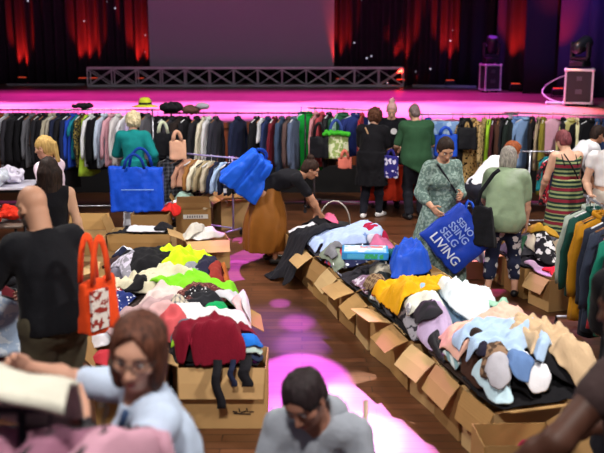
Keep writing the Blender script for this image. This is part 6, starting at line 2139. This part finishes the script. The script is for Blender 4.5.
# blue bag with lettering: a flat filled sack held by one corner
bt = thing('shopping_bag', 'large royal blue bag with white lettering held by the dress-wearing person', 'bag', (1.60, 9.08, .67), 0)
bt.rotation_euler = Euler((R(-4), R(50), R(-4)), 'XYZ')
f = Field((-.36, -.18, -.36), (.36, .18, .36), .0125)
def sack(x, y, z):
    e = np.clip(1 - (np.abs(x) / .29) ** 4, 0, 1) * np.clip(1 - (np.abs(z) / .28) ** 4, 0, 1)
    q = np.sqrt(np.maximum(np.abs(x) - .27, 0) ** 2 + np.maximum(np.abs(z) - .255, 0) ** 2)
    return np.maximum(np.abs(y) - (.02 + .075 * np.sqrt(e)), q + np.minimum(np.maximum(np.abs(x) - .27, np.abs(z) - .255), 0) - .02)
f.fn((-9, -9, -9), (9, 9, 9), sack, 0)
f.wrinkle(.012, 6, 5, ridged=True).wrinkle(.006, 15, 8)
V, Fs = f.mesh(2)
bag_mesh = mk('bag_body', V, Fs, f_('#1f3fae', rough=.45), bt)
Vf = V[V[:, 1] < 0]


def front_y(x, z):
    d = (Vf[:, 0][None] - x[:, None]) ** 2 + (Vf[:, 2][None] - z[:, None]) ** 2
    k = np.argsort(d, 1)[:, :4]
    return Vf[k, 1].min(1)


for txt, z0, x0, sz in [('LIVING', -.205, -.215, .135), ('SELG', -.085, -.20, .11), ('SSING', .015, -.19, .105), ('SENO', .11, -.17, .09)]:
    VT, FT = text_mesh(txt, sz, .001, .0015)
    x = VT[:, 0] * .98 + x0; z = VT[:, 1] + z0
    y = front_y(x, z) - .004 - np.where(VT[:, 2] > 0, .002, 0)
    mk('lettering', np.stack([x, y, z], 1), FT, simple('#d6def2' if txt == 'LIVING' else '#93a8e4', .5), bt, False)
for s_ in (-.03, .03):
    MB().tube([(-.18, s_, .26), (-.22, s_, .30), (-.235, s_ * .5, .335), (-.20, s_ * .6, .35), (-.08, s_, .32), (.02, s_, .265)], .011, 8).build('handle', f_('#2a56c8'), bt, True)

# bent person in white t-shirt behind
J = Pose(1.62, lean=52, head=(-10, -30, 0), hands=[(-.16, .42, .62), (.12, .5, .66)], back=-.05, pole=[(-.6, -.2, .4), (.6, -.2, .4)])
person('person with auburn hair in a white t-shirt bending behind the green shirt', (2.22, 11.1), -72, J, '#cc9a86', dict(style='bob', col='#7a3a22', col2='#a05a34'), dict(mat=f_('#e2e0e6'), sleeve=.6), dict(kind='trousers', mat=f_('#2a2c38')), face_on=False, bust=.1)
# green shirt woman
J = Pose(1.58, lean=16, head=(-6, -24, 0), hands=[(-.16, .34, .92), (.24, .22, .80)], feet=[(-.15, -.02, 0), (.15, .06, 0)])
P13 = (2.12, 9.25)
person('person with grey hair in a sage green t-shirt and floral trousers seen from behind', P13, -16, J, '#c0917a', dict(style='bob', col='#6f6a64', col2='#a19a90'), dict(mat=f_('#87997c'), sleeve=.75, hem=.18, loose=True, g=.036, sg=.03), dict(kind='trousers', mat=f_('#1c2036', 'floral', '#b9b4b4', 12), upto=1.6, g=.018, flare=.02), fat=.03, armfat=.008, face_on=False, shoes='#18171b')
tote('shoulder_bag', 'large soft black bag on the shoulder of the person in the sage shirt', (1.85, 9.05, 1.02), -20, .30, .2, .42, f_('#141419'), [[(-.07, .0, -.04), (-.03, .01, .14), (.09, .04, .33), (.14, .08, .37)]], f_('#141419'), wr=.014, top_w=.6)
tote('plastic_bag', 'white plastic bag held between the blue bag and the floral trousers', (1.83, 9.55, .66), 0, .34, .2, .34, f_('#c9ccd4', rough=.4), [arc(-.06, .06, .12)], f_('#c9ccd4'), wr=.018, top_w=.6)

# striped dress
J = Pose(1.60, lean=8, head=(10, -30, 0), hands=[(-.22, .24, .9), (.2, .3, .9)])
strp = f_('#1e3530', 'stripes', '#8f9a6a', 20, col3='#7e2434', axis=2)


def straps(t, J):
    for q in (-1, 1):
        MB().tube([tuple(J.C + J.r * q * .085 - J.f * .128 + J.d2 * .06), tuple(J.N + J.r * q * .09 - J.f * .055 - J.up * .03), tuple(J.N + J.r * q * .09 + J.f * .03 - J.up * .02), tuple(J.C + J.r * q * .08 + J.f * .125 + J.d2 * .1)], .007, 6).build('dress_strap', f_('#1a1a1e'), t, True)
    xstrap('#1a1a1e', .008)(t, J)


J2 = J
person('person with short reddish hair in a strappy striped green dress seen from behind', (3.20, 10.75), 10, J, '#d3a58c', dict(style='short', col='#5a2e34', col2='#8a4a50'), dict(mat=strp, sleeve=0, neck=.21, vee=1.0, name='dress_bodice', hem=-.05), dict(kind='skirt', hem=.22, r=(.27, .22), mat=strp, amp=.05, waist=.18, bulge=.02, name='dress_skirt'), fat=.02, face_on=False, extra=straps)
# white shirt person bending at the back right
J = Pose(1.64, lean=42, head=(0, -20, 0), hands=[(-.16, .42, .72), (.12, .46, .72)], back=-.05)
person('dark-haired person in a white shirt bending towards the right rail', (3.72, 12.3), -80, J, '#b98468', dict(style='short', col='#241a18', col2='#3a2a24'), dict(mat=f_('#e4e3ea'), sleeve=1.6), dict(kind='trousers', mat=f_('#23242c')), face_on=True)
# woman in white top at the right edge
J = Pose(1.68, lean=2, head=(0, -6, 0), hands=[(-.12, .26, .98), (.18, .24, .95)])
person('dark-haired person in a cropped white top standing at the right edge', (3.50, 10.2), 165, J, '#d3a58c', dict(style='pony', col='#241a18', col2='#3a2a24'), dict(mat=f_('#e6e2e4'), sleeve=.3, hem=-.12), dict(kind='trousers', mat=f_('#c9c2b8')))
# black shirt person, right edge
J = Pose(1.76, lean=6, head=(0, -15, 0), hands=[(-.06, .38, 1.08), (.2, .35, 1.0)], pole=[(-.2, -.5, -.9), (.5, -.5, -.6)])


def digit(t, J):
    VT, FT = text_mesh('6', .12, .001, .003)
    c = J.C - J.f * .137 + J.d2 * .03 - J.r * .17
    mk('printed_number', [tuple(c + J.r * v[0] + J.up * v[1] - J.f * (v[2] + .012)) for v in VT], FT, simple('#d6d4da', .6), t, False)


person('person in a black t-shirt with a white number at the lower right edge', (1.79, 4.55), 5, J, '#8a5a44', dict(style='short', col='#1a1414'), dict(mat=f_('#0f0e12'), sleeve=.9, loose=True, sg=.03), dict(kind='trousers', mat=f_('#1b1b22')), face_on=False, extra=digit)
# nearest person: only a brown arm reaches into the view
J = Pose(1.80, lean=8, head=(0, -12, 0), hands=[(-.42, .30, 1.02), (.16, .32, 1.0)], pole=[(-1, -.2, -.5), (.6, -.6, -.4)])
person('nearest person at the bottom right corner with a bare brown arm', (1.32, 3.2), 40, J, '#4a2c20', dict(style='crop', col='#17110f'), dict(mat=f_('#3a2c2c'), sleeve=.25, neck=.085), dict(kind='trousers', mat=f_('#1b1b22')), face_on=False, armfat=.012, sex='m')

# ---- foreground rail with mauve garments and a cream cloth thrown over it
rail((-1.75, 2.58), (-.86, 2.58), 1.585, 'nearest clothes rail of mauve fleece jackets at the lower left', darkmetal)
its = [('dusty mauve', '#a8788c'), ('deep mauve', '#8f5e74'), ('mauve pink fleece', '#b8869a'), ('rose mauve fleece', '#a8748a'), ('soft mauve', '#b07c92'), ('plum mauve', '#8a5d72'), ('pale rose', '#bd8ea0')]
for i, (wd, mm) in enumerate(its):
    hang('fleece', -1.60 + i * .165, 2.58, 1.585, 52 + (i * 29) % 7, f_(mm), f'{wd} jacket on the nearest rail, ' + ['outermost at its left end', 'second from its left end', 'third from its left end', 'in the middle of it', 'third from its right end', 'second from its right end', "beside the hands of the person in glasses"][i], 'jacket', 'mauve jackets on the nearest rail', 900 + i, t=.075)
# cream sheet thrown over the rail: a long saddle with hanging sides
nu, nv = 60, 40
Uc, Vc = np.meshgrid(np.linspace(-1.75, -.72, nu), np.linspace(-.11, .30, nv))
e1 = np.abs(Vc)
fall = np.where(e1 < .09, e1 * .35, .0315 + (e1 - .09) * .92)
yy = 2.58 + np.sign(Vc) * np.minimum(e1, .09 + (e1 - .09).clip(0) * .28)
fold_ = .03 * np.sin(Uc * 17 + 3 * noise2(Uc * 3, Vc * 3, 5)) * np.clip(e1 * 4, .2, 1)
zz = 1.835 - fall - .17 * (Uc + 1.3).clip(0) / .6 + .02 * noise2(Uc * 8, Vc * 8, 8) - .012
zz = np.maximum(zz, 1.62 - fall)
top = np.stack([Uc + .02 * noise2(Uc * 4, Vc * 6, 3), yy + fold_ * np.where(e1 > .06, 1, .2), zz], -1).reshape(-1, 3)
ii, jj = np.meshgrid(np.arange(nv - 1), np.arange(nu - 1), indexing='ij'); q = (ii * nu + jj).ravel()
f1 = np.stack([q, q + 1, q + nu + 1, q + nu], 1)
nn = nu * nv
rim_ = [(jx + 1, jx, jx + nn, jx + 1 + nn) for jx in range(nu - 1)] + [((nv - 1) * nu + jx, (nv - 1) * nu + jx + 1, (nv - 1) * nu + jx + 1 + nn, (nv - 1) * nu + jx + nn) for jx in range(nu - 1)]
rim_ += [(k * nu, (k + 1) * nu, (k + 1) * nu + nn, k * nu + nn) for k in range(nv - 1)] + [((k + 1) * nu + nu - 1, k * nu + nu - 1, k * nu + nu - 1 + nn, (k + 1) * nu + nu - 1 + nn) for k in range(nv - 1)]
o = mk('sheet', np.concatenate([top, top - np.array((0, 0, .014))]), np.concatenate([f1, f1[:, ::-1] + nn, np.array(rim_)]), f_('#c9c6b8'))
tag(o, 'cream sheet thrown over the left end of the nearest rail', 'sheet')

# ---- left tables
def table(x, y, w_, d_, h_, rot, label, topc, cloth_=None):
    t = thing('trestle_table', label, 'table', (x, y, 0), R(rot))
    MB().box((0, 0, h_ - .015), (w_, d_, .03), bev=.006).build('table_top', topc, t)
    for sx in (-1, 1):
        for sy in (-1, 1):
            MB().tube([(sx * (w_ / 2 - .08), sy * (d_ / 2 - .06), h_ - .03), (sx * (w_ / 2 - .04), sy * (d_ / 2 - .04), 0.005)], .016, 8).build('leg', darkmetal, t, True)
    return t


table(-4.35, 11.9, 1.5, .7, .78, 8, 'white topped table at the left edge with clear plastic bags', simple('#d4d0e0', .35))
for i, (x, y, r, c, lb) in enumerate([(-4.15, 11.75, (.3, .2, .14), '#c9cfdc', 'clear crumpled plastic bag nearest on the white table'), (-3.95, 12.0, (.22, .16, .12), '#dcd6e8', 'white plastic bag at the right end of the white table'), (-4.5, 12.05, (.34, .2, .22), '#d5d0e4', 'large pale plastic bag at the back of the white table')]):
    bundle('plastic_bag', lb, 'bag', (x, y, .79 + r[2] * .85), r, simple(c, .25, var=.1), seed=30 + i, amp=.03, freq=12)
table(-3.75, 10.2, 1.1, .6, .62, 6, 'low table under the red bundles at the left edge', simple('#6a5a50', .5))
for i, (x, y, r, lb) in enumerate([(-3.62, 10.0, (.24, .2, .12), 'bright red jacket bundle in front on the low left table'), (-3.35, 10.25, (.16, .16, .09), 'small red bundle at the right end of the low left table'), (-3.95, 10.2, (.2, .18, .12), 'red bundle at the left end of the low left table')]):
    bundle('folded_jacket', lb, 'jacket', (x, y, .63 + r[2] * .85), r, f_('#d2301c'), seed=40 + i, amp=.035, freq=9)
table(-2.85, 6.75, 1.0, .7, .9, 0, 'table of teal and white clothes in front of the bald man', simple('#6a5a50', .5))
for i, (x, y, r, c, lb) in enumerate([(-2.5, 6.6, (.2, .18, .10), '#4f7f84', 'teal jumper on the table in front of the bald man'), (-2.75, 6.85, (.2, .2, .11), '#d4d8de', 'white jumper at the back of the table before the bald man'), (-3.0, 6.6, (.18, .16, .09), '#2f4f58', 'dark teal jumper at the left of the bald man\'s table')]):
    bundle('folded_jumper', lb, 'jumper', (x, y, .91 + r[2] * .85), r, f_(c), seed=50 + i, amp=.03, freq=10)

# short rail at the left edge in front of the bald man
rail((-2.10, 5.75), (-2.10, 6.25), 1.10, 'short low rail of three garments at the left edge', darkmetal, .3)
for i, (y, k, c, lb, L_) in enumerate([(5.8, 'shirt', f_('#a9bfdc', 'print', '#d3deec', 18), 'pale blue printed shirt nearest on the short low rail', .5), (5.98, 'skirt', f_('#5e1c24'), 'dark red skirt in the middle of the short low rail', .8), (6.16, 'shirt', f_('#1b1b20'), 'black shirt farthest on the short low rail', .7)]):
    hang(k, -2.10, y, 1.10, 10 + i * 6, c, lb, CAT[k], 'garments on the short low rail', 950 + i, L=L_)

# counter with a red cloth behind the person in the black tunic
ct = thing('counter_table', 'small counter table covered with an orange-red cloth at the back', 'table', (1.42, 13.98, 0))
MB().box((0, 0, .72), (.9, .34, .03)).build('table_top', simple('#6a5a50', .5), ct)
for sx in (-1, 1):
    for sy in (-1, 1):
        MB().tube([(sx * .4, sy * .13, .705), (sx * .42, sy * .14, .005)], .016, 8).build('leg', simple('#a9a6ae', .4, .5), ct, True)
V = []; nn = 48
for k, z in enumerate((.742, .735, .6, .4, .22)):
    for i in range(nn):
        a = 2 * math.pi * i / nn
        cx, cy = math.cos(a), math.sin(a)
        m_ = 1 / max(abs(cx) / .46, abs(cy) / .18)
        rp = 1 + (.02 + .05 * (k - 1) / 3) * math.sin(9 * a + 1) if k > 1 else 1
        V.append((cx * m_ * rp * (.97 if k == 0 else 1), cy * m_ * rp * (.97 if k == 0 else 1), z))
Fq = [(k * nn + i, k * nn + (i + 1) % nn, (k + 1) * nn + (i + 1) % nn, (k + 1) * nn + i)[::-1] for k in range(4) for i in range(nn)] + [tuple(range(nn))]
o = mk('tablecloth', V, Fq, f_('#d23a22'), None, True, (1.42, 13.98, 0))
sol = o.modifiers.new('thickness', 'SOLIDIFY'); sol.thickness = .004
tag(o, 'orange-red tablecloth over the small counter table at the back', 'tablecloth')

# bags hung on the back rails
def hb(name, label, px, py, y, w_, h_, mat, rot=0, hm=None, d_=.12, wr=.01, rh=.22):
    x = (px - 302) / F * (y * math.cos(PITCH) + 1.3 * math.sin(PITCH))
    d = ray(px, py); t_ = y / d[1]; z = CAMH + d[2] * t_
    return tote(name, label, (x, y, z), rot, w_, d_, h_, mat, [arc(-w_ * .25, w_ * .25, rh, .03), arc(-w_ * .25, w_ * .25, rh, -.03)], hm or mat, res=.013, wr=wr)


hb('cloth_bag', 'green patterned cloth bag with blue straps hanging at the rail of the green coat', 336, 133, 13.85, .40, .40, f_('#9ab06a', 'print', '#dfe4c0', 16), 4, f_('#3a4f9a'))
fr = MB()
rs = np.random.RandomState(5)
cbx = bpy.data.objects['cloth_bag']
f = Field((-.26, -.16, -.1), (.26, .16, .1), .012)
for i in range(11):
    f.ell((-.19 + i * .038, -.05, .0 + rs.uniform(-.02, .02)), (.036, .05, .04), None, .01)
f.wrinkle(.008, 22, 3)
V, Fs = f.mesh(); mk('frill', V, Fs, f_('#3fae2e'), cbx)
hb('handbag', 'black leather handbag hanging left of the green patterned bag', 319, 136, 13.8, .30, .34, f_('#15151a', rough=.4), -6)
hb('backpack', 'round black backpack hanging before the leopard print coat', 467, 127, 13.62, .30, .34, f_('#17171c', rough=.5), 6, None, .18, .008, .14)
hb('shopping_bag', 'royal blue bag hanging on the jeans rail beside the leopard coat', 446, 134, 13.6, .36, .34, f_('#2350c8', rough=.45), 0, None, .14, .012, .12)
hb('handbag', 'black hooded bag with pale straps hanging above the checked coats', 163, 132, 12.6, .26, .34, f_('#141419'), 15, f_('#c9d2b8'), .14, .012, .16)
hb('handbag', 'peach coloured cloth bag above the checked coats', 177, 140, 12.5, .24, .28, f_('#d8a68c'), 20, None, .12, .012, .14)
hb('cloth_bag', 'small salmon cloth bag hanging beside the person in the black tunic', 345, 157, 13.75, .22, .18, f_('#e07a6a'), 0, None, .08, .008, .12)
